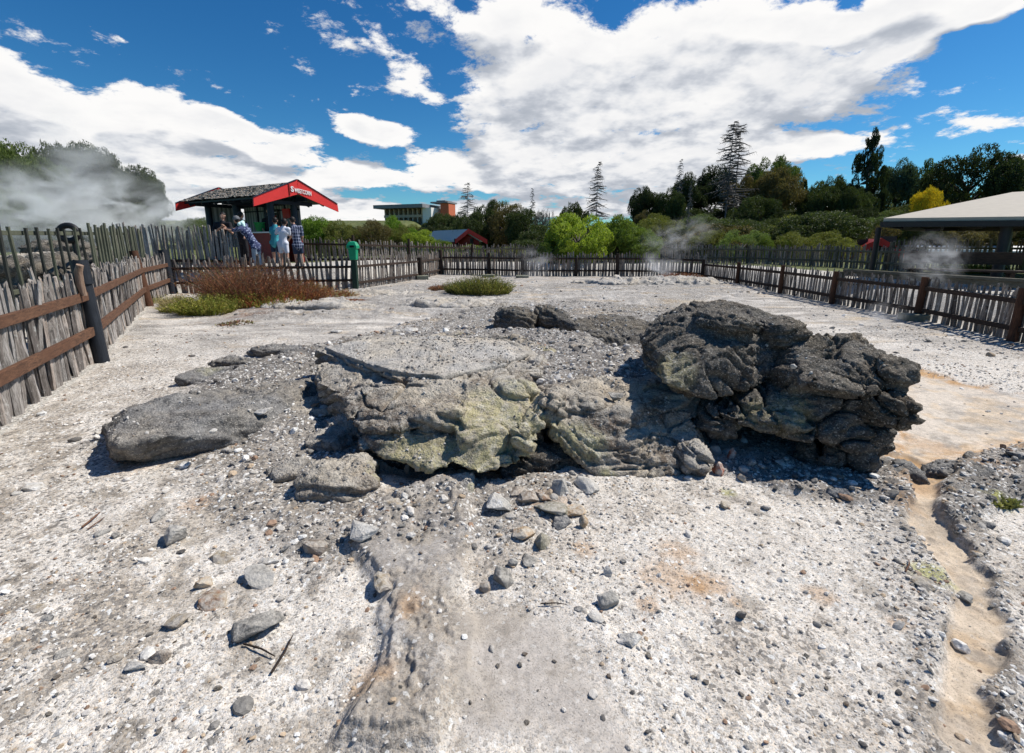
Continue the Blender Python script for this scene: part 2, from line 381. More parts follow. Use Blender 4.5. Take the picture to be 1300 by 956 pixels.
def terrain(x, y, detail=True):
    x = np.atleast_1d(np.asarray(x, float)); y = np.atleast_1d(np.asarray(y, float))
    P = np.stack([x, y, np.zeros_like(x)], 1)
    w1 = fbm(P * .8, 3) ; w2 = fbm(P * 3.1 + 9, 3)
    wob = w1 * .35 + w2 * .12
    near = (np.hypot(x, y) < 32)
    z = w1 * .035 + w2 * .012
    m = {}
    sdF = poly_sd(x, y, FENCE)
    z = z + .5 * sstep(.12, 1.3, -sdF)
    z = z + .28 * sstep(.12, 1.6, -sdF) * sstep(-4.2, -6.5, x) * sstep(12.5, 14.5, y)
    # far hills
    hill = 5.0 * sstep(34, 85, y) * sstep(4, 26, x + w1 * 4)
    hill = hill + 6 * sstep(90, 170, y) * sstep(-20, -35, x) + 2.2 * sstep(26, 50, y) * sstep(-24, -36, x)
    z = z + hill
    def pm(P_, f, wf=1.0): return sstep(-f, f, poly_sd(x, y, P_) + wob * wf)
    m['apron'] = pm(APRON, .25, .8); m['plate'] = pm(PLATE, .5, 2.5)
    mound = sstep(-.12, .28, poly_sd(x, y, MOUND) + w2 * .1)
    z = z + .30 * mound
    m['mound'] = mound
    m['crustf'] = pm(CRUSTF, .05, .45); m['crustr'] = pm(CRUSTR, .06, .3); m['silt'] = pm(SILT, .10, .9) * sstep(-.5, -.1, w2 + .4)
    m['brown'] = pm(BROWN, .05, .3); m['mid'] = pm(MIDG, .12, .6); m['scree'] = np.clip(pm(SCREE, .06, .3) + .6 * pm(RUB, .05, .35) + .3 * pm(RUB2, .08, .4), 0, 1)
    m['back'] = pm(BACK, .5, 2.0)
    sdp = poly_sd(x, y, POOL) + wob * .45 + .12 * fbm(P * 7 + 5, 3)
    m['pool'] = sstep(-.08, .10, sdp); m['rim'] = np.exp(-(sdp / .09) ** 2)
    dc = np.full(len(x), 1e9)
    for i in range(len(CHAN) - 1): dc = np.minimum(dc, seg_dist(x, y, CHAN[i], CHAN[i + 1]))
    dc = dc + w2 * .09 + .03 * fbm(P * 9 + 15, 3) - .05 * sstep(2.9, 3.5, y) 
    m['chan'] = sstep(.105, .05, dc); m['cedge'] = np.exp(-((dc - .11) / .045) ** 2); m['scree'] = m['scree'] * (1 - .9 * m['chan'])
    z = z - .018 * m['chan'] - .02 * m['pool'] + .012 * m['cedge']
    z = z + .09 * m['apron'] + .05 * m['crustf'] + .035 * m['crustr'] + .06 * m['plate'] * (sdF > 0)
    z = z - .11 * sstep(-.05, .2, poly_sd(x, y, gp([(480, 600), (560, 612), (640, 612), (700, 600), (700, 560), (500, 560)])))
    if detail:
        rough = np.clip(.25 + m['apron'] + m['crustr'] + m['plate'] + .5 * m['mid'] + .7 * m['mound'] + .8 * m['scree'] - .8 * m['silt'] - .6 * m['pool'] - .6 * m['chan'] + .5 * m['crustf'], .08, 1.3)
        r1 = fbm(P * 2.6 + 4, 4, .5, True); r2 = fbm(P * 9.0 + 2, 4, .6); 
        z = z + rough * (r1 * .045 + np.abs(r2) * .045)
        # ledges in the sinter plate
        zz = z * 1.0; st = .035; led = np.floor(zz / st) * st + st * sstep(.55, .95, (zz / st) % 1)
        lm = np.clip(m['plate'] + m['crustf'] * .8 + m['crustr'] * .6 + m['apron'] * .5, 0, 1) * (np.hypot(x, y) < 30)
        z = z * (1 - lm * .8) + led * lm * .8
        k = np.where(near)[0]
        if len(k):
            d1, d2, idc = worley(P[k] * np.array([24, 24, 1]))
            h = (_wj[idc, 0] ** 3)
            z[k] += h * .013 * np.clip(1 - d1 * 1.5, 0, 1) * (1 - .85 * m['silt'][k]) * (1 - .7 * m['pool'][k])
            d1, d2, idc = worley(P[k] * np.array([85, 85, 1]) + 7)
            z[k] += (.2 + _wj[idc, 1]) * .003 * np.clip(1 - d1 * 1.3, 0, 1) * (1 - .8 * m['silt'][k])
    m['sdF'] = sdF; m['w1'] = w1; m['w2'] = w2
    return z, m
def TZ(x, y, detail=False): return float(terrain([x], [y], detail)[0][0])
ys = np.concatenate([np.linspace(-9, .7, 26)[:-1], .7 * (31 / .7) ** np.linspace(0, 1, 960), 31 * (900 / 31) ** np.linspace(0, 1, 110)[1:]])
uu = np.concatenate([-np.geomspace(5.5, 1.42, 24)[:-1], np.linspace(-1.42, 1.42, 900), np.geomspace(1.42, 5.5, 24)[1:]])
YY, UU = np.meshgrid(ys, uu, indexing='ij')
XX = UU * (np.maximum(YY, .7) + .5)
X, Y_ = XX.ravel(), YY.ravel()
Zg, mk = terrain(X, Y_)
nr, nc = YY.shape
ii = (np.arange(nr - 1)[:, None] * nc + np.arange(nc - 1)[None, :]).ravel()
F = np.stack([ii, ii + 1, ii + nc + 1, ii + nc], 1)
P3 = np.stack([X, Y_, np.zeros_like(X)], 1)
# natural colour of the ground, patch by patch
def lerp(a, b, t): return a * (1 - t[:, None]) + np.array(b)[None, :] * t[:, None]
n1 = fbm(P3 * 1.3 + 31, 4); n2 = fbm(P3 * 5.0 + 12, 4); n3 = fbm(P3 * 16 + 3, 3)
col = np.tile(np.array([.62, .575, .515]), (len(X), 1))
col = lerp(col, (.56, .49, .41), np.clip(sstep(-.05, .5, n1 + .3 * n2) * .6, 0, 1))
inside = (mk['sdF'] > 0)
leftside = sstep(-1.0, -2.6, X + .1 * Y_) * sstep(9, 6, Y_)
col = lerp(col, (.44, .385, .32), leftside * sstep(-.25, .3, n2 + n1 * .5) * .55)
col = lerp(col, (.40, .36, .315), mk['back'] * sstep(-.5, .25, n2 + n1) * .8)
col = lerp(col, (.31, .29, .265), mk['plate'] * sstep(-.6, .0, n2 + n1) * .95)
col = lerp(col, (.29, .26, .225), mk['mid'] * sstep(-.55, .05, n2 + n3 * .4) * .85)
col = lerp(col, (.235, .215, .19), mk['apron'] * sstep(-.8, -.1, n2 + n1) * .95)
col = lerp(col, (.30, .275, .25), mk['mound'] * .85)
col = lerp(col, (.30, .275, .25), mk['crustf'] * sstep(-.7, -.05, n2) * .92)
col = lerp(col, (.17, .16, .145), mk['crustr'] * sstep(-.45, .1, n2 + .3 * n3) * .9)
col = lerp(col, (.19, .172, .155), mk['scree'] * sstep(-.6, .0, n2 + .5 * n3) * .9)
col = lerp(col, (.36, .32, .285), mk['silt'] * .7)
col = lerp(col, (.10, .068, .055), mk['brown'] * sstep(-.1, .25, n2 + n3 * .4) * .85)
col = lerp(col, (.58, .505, .42), mk['pool'] * .9)
pg = mk['pool'] * sstep(.1, .35, n1 * .8 + fbm(P3 * [3, 8, 1] + 8, 3))
col = lerp(col, (.30, .28, .26), pg * .6)
col = lerp(col, (.52, .29, .11), np.clip(mk['rim'] * sstep(-.25, .25, n2 + .6 * n1 + .05) * .9, 0, 1))
col = lerp(col, (.60, .42, .23), mk['pool'] * sstep(.0, .3, -n2 * .8 + n1) * .4)
col = lerp(col, (.54, .44, .33), mk['chan'] * .9)
col = lerp(col, (.46, .31, .17), mk['chan'] * sstep(-.1, .3, n2 + .3 * n3) * .55)
col = lerp(col, (.47, .27, .11), mk['chan'] * sstep(2.6, 3.3, Y_) * .8)
col = lerp(col, (.17, .14, .11), mk['cedge'] * sstep(-.15, .2, n2) * .75)
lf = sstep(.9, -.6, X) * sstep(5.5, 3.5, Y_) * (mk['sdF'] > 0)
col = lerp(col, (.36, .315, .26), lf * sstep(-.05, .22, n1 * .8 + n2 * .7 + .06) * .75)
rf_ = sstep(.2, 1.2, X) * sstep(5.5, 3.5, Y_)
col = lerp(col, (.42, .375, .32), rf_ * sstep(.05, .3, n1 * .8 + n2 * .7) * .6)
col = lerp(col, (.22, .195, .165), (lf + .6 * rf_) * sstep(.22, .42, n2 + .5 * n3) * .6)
# rust blotches
def blot(px, py, r, c, s=.8):
    global col
    g = G(px, py); d = np.hypot(X - g[0], Y_ - g[1]) / r
    col = lerp(col, c, np.clip(sstep(1, .2, d + n3 * .5 + n2 * .5) * s, 0, 1))
for q in [(855, 735, .16), (880, 745, .06), (905, 742, .09), (935, 768, .04), (1140, 793, .05), (860, 700, .1), (740, 700, .06), (1190, 565, .2), (1160, 615, .12), (1145, 640, .1), (690, 640, .12), (255, 640, .1), (180, 585, .2), (470, 870, .08), (520, 780, .07), (1040, 755, .06), (820, 770, .05), (1250, 600, .12)]:
    blot(*q[:2], q[2] * 1.5, (.42, .25, .12), .5)
for q in [(300, 405, .9), (330, 398, 1.0), (260, 395, .8), (865, 355, .8), (420, 385, .7)]: blot(*q, (.20, .12, .085), .7)
for q in [(1180, 735, .12), (1260, 640, .09), (925, 627, .07), (1270, 645, .07)]: blot(*q, (.33, .33, .09), .7)
for q in [(700, 385, 2.5), (790, 378, 2.0), (960, 380, 2.0), (500, 428, .9), (560, 395, 1.0)]: blot(*q, (.62, .59, .55), .6)
for q in [(820, 400, 1.1), (880, 390, 1.3), (1100, 405, .5), (640, 395, .6)]: blot(*q, (.50, .40, .25), .55)
fz = sstep(5.5, 8.5, Y_) * (mk['sdF'] > 0); st_ = fbm(P3 * [.9, 2.6, 1] + 3, 5, .6)
col = lerp(col, (.34, .315, .285), fz * sstep(-.28, .12, st_) * .85)
col = lerp(col, (.21, .195, .175), fz * sstep(.12, .34, st_ + .3 * n3) * .7)
col = lerp(col, (.50, .38, .24), fz * sstep(.12, .35, fbm(P3 * [.8, 2.2, 1] + 50, 4)) * .45)
# outside the fence: pale path, then rough grass
path = sstep(-5.5, -.1, mk['sdF'])
out_ = (mk['sdF'] < 0)
grass = lerp(np.tile(np.array([.07, .09, .03]), (len(X), 1)), (.13, .14, .05), sstep(-.3, .3, n1))
pathc = np.tile(np.array([.5, .47, .42]), (len(X), 1))
oc = pathc * path[:, None] + grass * (1 - path[:, None])
oc = np.where((sstep(3.2, 4.6, -mk['sdF'] + n2) < .5)[:, None], pathc, grass)
col = np.where(out_[:, None], oc, col)
gritty = np.clip(1 - .7 * mk['silt'] - .75 * mk['pool'] - .8 * mk['chan'] - .35 * mk['crustf'], .05, 1) * (1 - .9 * (oc[:, 0] < .2) * out_)
darkgrit = np.clip(.045 + .3 * mk['mid'] + .45 * mk['apron'] + .35 * mk['mound'] + .4 * mk['crustr'] + .4 * mk['scree'] + .16 * leftside + .2 * sstep(0, .4, n1), 0, .8)
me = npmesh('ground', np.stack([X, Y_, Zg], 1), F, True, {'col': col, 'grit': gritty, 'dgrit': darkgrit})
g = NT('ground_mat'); p = g.pos()
p2 = g.vm('ADD', p, g.vm('SCALE', g.noise(p, 30, 2, col=True), sc=.02))
c1 = g.vor(p2, 150); c2 = g.vor(p2, 62); c3 = g.vor(p, 260)
def sepx(c, i=0):
    s_ = g.n('ShaderNodeSeparateColor'); g.put(s_.inputs[0], c); return s_.outputs[i]
a1, a2, a3 = sepx(c1), sepx(c2), sepx(c3)
base = g.attr('col', 'Color'); grit = g.attr('grit'); dg = g.attr('dgrit')
rampA = g.ramp(a1, [(0, .42), (.12, .72), (.35, .97), (.8, 1.08), (1, 1.22)])
colr = g.mix(grit, base, g.mix(1, base, rampA, 'MULTIPLY'))
tint = g.ramp(sepx(c1, 1), [(0, (1.0, .93, .85)), (.5, (1, 1, 1)), (1, (.93, .97, 1.03))])
colr = g.mix(g.math('MULTIPLY', grit, .8), colr, g.mix(1, colr, tint, 'MULTIPLY'))
# clustered dark grit
cl = g.noise(p, 9, 4, .6)
thr = g.math('SUBTRACT', g.math('MULTIPLY', dg, g.mr(cl, .35, .65, .3, 1.9)), 0)
isd = g.math('LESS_THAN', a2, thr)
colr = g.mix(g.math('MULTIPLY', g.math('MULTIPLY', isd, grit), .75), colr, g.mix(sepx(c2, 1), (.09, .085, .08), (.26, .235, .21)))
isb = g.math('GREATER_THAN', sepx(c2, 2), g.math('SUBTRACT', .97, g.math('MULTIPLY', dg, .1)))
colr = g.mix(g.math('MULTIPLY', g.math('MULTIPLY', isb, grit), .8), colr, (.72, .71, .68))
colr = g.mix(g.math('MULTIPLY', g.math('LESS_THAN', a3, .1), .45), colr, (.13, .12, .11))
med = g.noise(p, 22, 6, .65)
colr = g.mix(1, colr, g.mr(med, .3, .7, .78, 1.18), 'MULTIPLY')
h1 = g.vor(p2, 150, 'Distance'); h2 = g.vor(p2, 62, 'Distance')
hh = g.math('ADD', g.math('MULTIPLY', g.math('MULTIPLY', h1, -.35), grit), g.math('MULTIPLY', g.noise(p, 120, 5, .7), .55))
hh = g.math('ADD', hh, g.math('MULTIPLY', g.math('MULTIPLY', g.math('MULTIPLY', h2, isd), -.7), grit))
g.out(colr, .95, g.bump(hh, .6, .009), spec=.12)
go = link('ground', me, g.m); tag(go, kind='structure')

# ------------------------------------------------------------------ loose gravel (stuff)
ico = bmesh.new(); bmesh.ops.create_icosphere(ico, subdivisions=1, radius=1); IV0 = np.array([v.co[:] for v in ico.verts]); IF0 = np.array([[v.index for v in f.verts] for f in ico.faces]); ico.free()
ico = bmesh.new(); bmesh.ops.create_icosphere(ico, subdivisions=2, radius=1); IV1 = np.array([v.co[:] for v in ico.verts]); IF1 = np.array([[v.index for v in f.verts] for f in ico.faces]); ico.free()
def scatter(name, N, ymin, ymax, smin, smax, hi, power=3.0, dens=None):
    IV, IF = (IV1, IF1) if hi else (IV0, IF0)
    yy = ymin * (ymax / ymin) ** RNG.random(N * 3); xx = (RNG.random(N * 3) * 2 - 1) * 1.35 * (yy + .4)
    zz, mm = terrain(xx, yy)
    keep = (mm['sdF'] > .05) & (RNG.random(N * 3) < dens(mm))
    xx, yy, zz = xx[keep][:N], yy[keep][:N], zz[keep][:N]; mm = {k: v[keep][:N] for k, v in mm.items()}
    N = len(xx)
    s = smin * (smax / smin) ** (RNG.random(N) ** power)
    s *= np.clip(yy / 3.0, .8, 2.2) ** .6
    shape = 6
    sh = [IV * (1 + .35 * perlin(IV * 1.3 + 20 * k)[:, None] + .2 * perlin(IV * 3.1 + 9 * k)[:, None]) for k in range(shape)]
    sh = np.array(sh)
    idx = RNG.integers(0, shape, N)
    V = sh[idx] * np.stack([s * RNG.uniform(.8, 1.5, N), s * RNG.uniform(.7, 1.2, N), s * RNG.uniform(.4, .85, N)], 1)[:, None, :]
    a = RNG.random(N) * 2 * PI; ca, sa = np.cos(a)[:, None], np.sin(a)[:, None]
    tx = RNG.normal(0, .3, N)[:, None]
    V2 = np.stack([V[..., 0] * ca - V[..., 1] * sa, V[..., 0] * sa + V[..., 1] * ca, V[..., 2] + V[..., 0] * tx], -1)
    V2 += np.stack([xx, yy, zz + s * .2], 1)[:, None, :]
    Fa = (IF[None] + (np.arange(N) * len(IV))[:, None, None]).reshape(-1, 3)
    pal = np.array([(.66, .63, .585), (.56, .525, .48), (.42, .39, .35), (.25, .235, .215), (.14, .13, .12), (.44, .34, .24), (.3, .2, .14), (.68, .67, .64)])
    dk = np.clip(mm['mid'] * .6 + mm['apron'] + mm['crustr'] + mm['scree'] + mm['mound'] + mm['plate'] * .5, 0, 1)
    pl = np.array([.25, .22, .18, .12, .05, .08, .05, .05]); pd = np.array([.12, .15, .24, .22, .12, .05, .04, .06])
    prob = pl[None] * (1 - dk[:, None]) + pd[None] * dk[:, None]; cum = np.cumsum(prob, 1)
    ci = (RNG.random(N)[:, None] > cum / cum[:, -1:]).sum(1).clip(0, 7)
    cc = pal[ci] * RNG.uniform(.8, 1.15, N)[:, None]
    me = npmesh(name, V2.reshape(-1, 3), Fa, False, {'col': np.repeat(cc, len(IV), 0)})
    return me
n_ = NT('gravel_mat'); p = n_.pos(); a = n_.noise(p, 60, 5, .7)
gc = n_.mix(1, n_.attr('col', 'Color'), n_.mr(a, .3, .7, .65, 1.25), 'MULTIPLY')
M['gravel'] = n_.out(gc, .9, n_.bump(a, .7, .006), spec=.15)
dn = lambda m: np.clip(.15 + .6 * m['mid'] + .7 * m['apron'] + m['scree'] + .8 * m['crustr'] + .4 * m['back'] + .7 * m['mound'] + .7 * sstep(-.1, .4, m['w1']) - .9 * m['silt'] - .9 * m['pool'] - .7 * m['chan'] - .15 * m['crustf'], .02, 1)
o = link('gravel', scatter('gravel', 42000, .95, 9, .0022, .012, False, 2.2, dn), M['gravel']); tag(o, 'loose small gravel scattered over the pale thermal ground', 'gravel', kind='stuff')
dn2 = lambda m: np.clip(.05 + .7 * m['mid'] + .9 * m['apron'] + m['scree'] + m['crustr'] + .5 * m['back'] + .5 * m['mound'] + .5 * m['brown'] + .25 * m['cedge'] - m['silt'] - m['pool'] * .9 - m['chan'], .02, 1)
o = link('rubble', scatter('rubble', 3800, 1.2, 20, .011, .034, True, 2.8, dn2), M['gravel']); tag(o, 'coarser broken rubble strewn around the rock outcrops', 'rubble', kind='stuff')
# ------------------------------------------------------------------ rocks
def rock_mat(name, dark, mid, light, dust=.35, dustc=(.42, .40, .37), sulf=0, sulfc=(.33, .31, .08), brown=.2, bscale=1):
    n = NT(name); p = n.pos(); ge = n.n('ShaderNodeNewGeometry')
    wv = n.vm('ADD', p, n.vm('SCALE', n.noise(p, 2.5, 3, col=True), sc=.25))
    a = n.noise(wv, 5, 9, .68); b = n.noise(wv, 26, 8, .72); c = n.noise(p, 95, 4, .7)
    h = n.math('ADD', n.math('MULTIPLY', a, .5), n.math('MULTIPLY', b, .5))
    col = n.ramp(h, [(.34, dark), (.47, mid), (.60, light), (.72, [min(1, x * 1.35) for x in light])])
    br = n.noise(n.vm('ADD', p, (4, 2, 8)), 3.2, 5, .65)
    col = n.mix(n.mr(br, .52, .64, 0, brown), col, (.12, .078, .05))
    # layered bands
    st = n.noise(n.scale(wv, 1.5, 1.5, 26), 1.6, 5, .6)
    col = n.mix(n.mr(st, .5, .66, 0, .45), col, [x * .9 for x in dark])
    # mineral dust settles on faces that look up
    s_ = n.n('ShaderNodeSeparateXYZ'); n.put(s_.inputs[0], ge.outputs['Normal'])
    up = n.mr(s_.outputs[2], .45, .95, 0, 1, True); pat = n.noise(wv, 7, 6, .7)
    col = n.mix(n.math('MULTIPLY', n.math('MULTIPLY', up, n.mr(pat, .38, .62)), dust), col, dustc)
    wh = n.noise(n.vm('ADD', p, (9, 9, 1)), 38, 5, .75)
    col = n.mix(n.mr(wh, .60, .70, 0, .55), col, (.5, .48, .45))
    col = n.mix(n.mr(c, .62, .72, 0, .6), col, [x * .5 for x in dark])
    cr_ = n.attr('crust'); cn_ = n.mr(n.noise(wv, 14, 6, .7), .40, .56); col = n.mix(n.math('MULTIPLY', n.math('MULTIPLY', cr_, cn_), .85), col, n.mix(n.noise(p, 20, 4, .7), (.035, .03, .026), (.15, .105, .075)))  # dark brown crust; shade under ledges and at contacts is painted in too
    if sulf:
        at = n.attr('sulf'); q = n.noise(n.scale(wv, 3, 3, 1), 5, 6, .7)
        f = n.math('MULTIPLY', at, n.mr(q, .34, .56))
        col = n.mix(n.math('MULTIPLY', f, sulf), col, n.mix(n.noise(p, 30, 4), (.27, .25, .12), (.54, .50, .32)))
        f2 = n.math('MULTIPLY', at, n.mr(n.noise(wv, 12, 5, .7), .55, .66)); col = n.mix(n.math('MULTIPLY', f2, .7), col, (.60, .58, .50))
    hb = n.math('ADD', n.math('MULTIPLY', b, .6), n.math('MULTIPLY', c, .4))
    ve = n.vor(n.vm('ADD', p, n.vm('SCALE', n.noise(p, 9, 2, col=True), sc=.12)), 26 * bscale, 'Distance')
    hb = n.math('ADD', hb, n.math('MULTIPLY', ve, .3))
    fv = n.vor(p, 70, 'Distance'); hb = n.math('ADD', hb, n.math('MULTIPLY', fv, -.25))
    sv = n.n('ShaderNodeSeparateColor'); n.put(sv.inputs[0], n.vor(p, 120, 'Color'))
    col = n.mix(n.math('MULTIPLY', n.math('GREATER_THAN', sv.outputs[0], .92), .45), col, (.50, .47, .43))
    col = n.mix(n.math('MULTIPLY', n.math('LESS_THAN', sv.outputs[1], .10), .4), col, [x * .45 for x in dark])
    bg_ = n.noise(n.vm('ADD', p, (11, 3, 5)), 1.7, 4, .6); col = n.mix(n.mr(bg_, .42, .62, 0, .5), col, n.mix(1, col, (1.25, 1.12, .92), 'MULTIPLY'))
    return n.out(col, .92, n.bump(hb, 1, .028), spec=.15)
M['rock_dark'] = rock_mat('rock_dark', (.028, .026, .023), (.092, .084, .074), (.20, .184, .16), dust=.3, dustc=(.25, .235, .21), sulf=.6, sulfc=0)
M['rock_grey'] = rock_mat('rock_grey', (.075, .067, .057), (.27, .245, .212), (.50, .465, .41), dust=.85, dustc=(.52, .48, .42), sulf=.9, brown=.55)
M['rock_pale'] = rock_mat('rock_pale', (.18, .17, .155), (.36, .34, .31), (.50, .475, .44), dust=.8, dustc=(.55, .515, .47), sulf=.8)
M['rock_slab'] = rock_mat('rock_slab', (.055, .054, .053), (.15, .147, .143), (.27, .262, .252), dust=.5, dustc=(.36, .345, .325), sulf=.4, brown=.15)

def hull(bm, pts):
    b2 = bmesh.new()
    for p_ in pts: b2.verts.new(Vector([float(q) for q in p_]))
    r = bmesh.ops.convex_hull(b2, input=b2.verts)
    junk = [e for e in r['geom_interior'] if isinstance(e, bmesh.types.BMVert)]
    if junk: bmesh.ops.delete(b2, geom=junk, context='VERTS')
    m_ = bpy.data.meshes.new('t'); b2.to_mesh(m_); b2.free(); bm.from_mesh(m_); bpy.data.meshes.remove(m_)
def remeshed(bm, voxel, smooth=2):
    me = bpy.data.meshes.new('t'); bm.to_mesh(me)
    o = bpy.data.objects.new('t', me); C.objects.link(o)
    r = o.modifiers.new('r', 'REMESH'); r.mode = 'VOXEL'; r.voxel_size = voxel; r.adaptivity = 0
    if smooth: s_ = o.modifiers.new('s', 'SMOOTH'); s_.factor = .5; s_.iterations = smooth
    dg_ = bpy.context.evaluated_depsgraph_get(); ev = o.evaluated_get(dg_); m2 = ev.to_mesh()
    n = len(m2.vertices); V = np.empty(n * 3, np.float32); m2.vertices.foreach_get('co', V)
    N = np.empty(n * 3, np.float32); m2.vertices.foreach_get('normal', N)
    Fq = [tuple(q.vertices) for q in m2.polygons]
    ev.to_mesh_clear(); bpy.data.objects.remove(o); bpy.data.meshes.remove(me)
    return V.reshape(-1, 3).astype(float), N.reshape(-1, 3).astype(float), Fq
def quads(Fq):
    return np.array([q if len(q) == 4 else (q[0], q[1], q[2], q[2]) for q in Fq])
def displace(V, N, big=.06, mid=.03, fine=.012, layer=.03, crack=.03, sc=1.0, seed=0, pit=.012, cell=.5):
    P = V * sc + seed * 7.7
    W = P + .25 * np.stack([perlin(P * 1.7 + 3), perlin(P * 1.7 + 40), perlin(P * 1.7 + 80)], 1)
    d = big * fbm(W * 2.0, 3) + mid * .7 * fbm(W * 6.5, 5, .65, True) + fine * .8 * fbm(W * 20, 4, .7, True) + fine * .4 * fbm(W * 48, 2, .7)
    lz = W[:, 2] * 9 + .9 * fbm(W * 1.6 + 5, 3) + W[:, 0] * .8
    saw = (lz % 1.0); d += layer * (sstep(0, .25, saw) * (1 - sstep(.7, 1.0, saw)) - .5) * sstep(.95, .5, np.abs(N[:, 2]))
    d1, d2, _ = worley(W * 3.6 + 11); e = d2 - d1
    d -= crack * sstep(.10, .0, e) * sstep(-.2, .25, fbm(P * 1.2 + 60, 2))
    d1, d2, _ = worley(W * 15 + 31); d -= pit * 1.3 * sstep(.45, .1, d1) * sstep(0, .3, fbm(P * 3 + 30, 2))
    d1, d2, _ = worley(W * 9 + 3); d += pit * .5 * (1 - d1)
    e1, e2, ic = worley(W * 2.3 + 71); fac = (_wj[ic, 0] - .5) * 2; d += big * cell * fac * sstep(0, .12, e2 - e1)
    e1, e2, ic = worley(W * np.array([5.2, 5.2, 8.5]) + 5); d += mid * cell * 1.2 * (_wj[ic, 1] - .5) * 2 * sstep(0, .15, e2 - e1)
    d = d - d.mean() * .85
    return V + N * d[:, None]
def C_(pts, thick=None, back=None, grow=None):
    """one angular block: (px, py, z) outline points, a copy lower down or further back"""
    P = [G(*p_) for p_ in pts]; out = list(P)
    if thick: out += [p_ + np.array([0, 0, -thick]) for p_ in P]
    if back: out += [p_ + np.array(back) for p_ in P]
    return out
def ell(px, py, z, rx, ry, rz, tilt=0, n=60, seed=0, back=0):
    c = G(px, py, z) + np.array([0, back, 0]); r = np.random.default_rng(seed + 5)
    q = r.normal(size=(n, 3)); q /= np.linalg.norm(q, axis=1)[:, None]; q = np.sign(q) * np.abs(q) ** .8
    q = q * np.array([rx, ry, rz]) * r.uniform(.85, 1.08, (n, 1))
    a, b = math.cos(R(tilt)), math.sin(R(tilt))
    q = np.stack([q[:, 0] * a - q[:, 2] * b, q[:, 1], q[:, 0] * b + q[:, 2] * a], 1)
    return [c + k for k in q]
DEB = []
def seed_debris(n): return n in ('rock_outcrop', 'rock_plate', 'rock_shoulder', 'rock_slab', 'rock_ledge', 'rock', 'rock_mass', 'boulder', 'sinter_mound')
def rock(name, label, cat, chunks, mat, voxel=.02, sm=3, sulf=None, group=None, crust=None, **kw):
    bm = bmesh.new()
    for c_ in chunks: hull(bm, c_)
    V, N, Fq = remeshed(bm, voxel, sm); bm.free()
    V = displace(V, N, **kw)
    if seed_debris(name):
        _, NN = None, None; DEB.append((V, N))
    at = np.zeros(len(V))
    for (px, py, z, r) in (sulf or []):
        c_ = G(px, py, z); at = np.maximum(at, sstep(1.1, .45, np.linalg.norm((V - c_) / r, axis=1) + .25 * fbm(V * 5, 3)))
    ck = np.zeros(len(V))
    for (px, py, z, r) in (crust or []):
        c_ = G(px, py, z); ck = np.maximum(ck, sstep(1.15, .5, np.linalg.norm((V - c_) / r, axis=1) + .35 * fbm(V * 7, 4)))
    me = npmesh(name, V, quads(Fq), True, {'sulf': at, 'crust': ck})
    return tag(link(name, me, M[mat]), label, cat, group)

rock('rock_slab', 'low smooth dark grey rock slab half buried in gravel nearest the left fence', 'rock slab', [
  C_([(125,556,.02),(141,592,-.06),(212,580,.02),(262,572,.03),(128,540,.16),(165,515,.27),(240,500,.28),(215,552,.25),(150,566,.22),(262,520,.27),(290,556,.1)], back=(.15,.25,-.3)),
  C_([(240,497,.26),(330,500,.24),(335,540,.1),(262,558,.12),(300,525,.24),(250,535,.26),(420,478,.18),(410,500,.1)], back=(.1,.2,-.3))],
  'rock_slab', voxel=.018, big=.04, mid=.018, fine=.008, layer=.012, crack=.03, sc=1.1, seed=1, pit=.004)
rock('rock_ledge', 'small dark broken ledge behind the smooth slab on the left', 'rock ledge', [
  C_([(222,478,.12),(262,464,.16),(350,462,.14),(360,480,.05),(300,492,.03),(230,492,.0)], back=(0,.3,-.2)), ell(300,462,.06,.35,.12,.09,seed=4), ell(370,445,.08,.6,.2,.08,seed=5)],
  'rock_slab', voxel=.018, big=.03, mid=.03, fine=.012, seed=2, sulf=[(268,470,.12,.16)])
# central outcrop : yellow-stained overhanging block
rock('rock_outcrop', 'large overhanging grey rock with yellow green sulphur crust in the middle', 'rock outcrop', [
  C_([(400,444,.46),(452,430,.5),(560,424,.52),(645,432,.5),(690,452,.47),(684,474,.47),(600,480,.5),(520,484,.5),(448,458,.47)], thick=.16),
  C_([(402,462,.40),(440,450,.44),(520,470,.47),(505,500,.42),(455,515,.32),(430,500,.34),(405,485,.34)], thick=.3),
  C_([(440,505,.42),(500,488,.48),(590,482,.52),(640,482,.5),(632,520,.42),(560,540,.36),(470,548,.30),(443,530,.34)], back=(0,.5,-.12)),
  C_([(452,552,.24),(470,545,.28),(560,560,.26),(610,560,.28),(560,598,.14),(492,584,.16),(460,572,.18)], back=(0,.7,.06)),
  C_([(590,486,.52),(640,480,.5),(672,482,.48),(686,520,.40),(682,556,.28),(655,592,.15),(606,602,.13),(575,590,.18),(590,540,.38)], back=(-.05,.6,0)),
  ell(558,532,.36,.23,.11,.11,tilt=8,seed=3), ell(470,505,.38,.13,.12,.1,seed=6), ell(655,498,.45,.16,.13,.09,tilt=-15,seed=7),
  ell(663,560,.26,.09,.12,.14,seed=8)],
  'rock_grey', voxel=.0135, sm=2, big=.05, mid=.022, fine=.010, layer=.045, crack=.06, sc=1.0, seed=3, cell=.45, pit=.008,
  sulf=[(640,540,.33,.5),(600,590,.16,.38),(660,500,.42,.25),(520,586,.18,.30),(676,540,.33,.22),(560,590,.16,.3)],
  crust=[(500,545,.28,.30),(455,530,.32,.22),(430,490,.4,.2),(560,565,.22,.18),(610,490,.48,.12)])  # dark crust spots, also painting shade onto the undersides
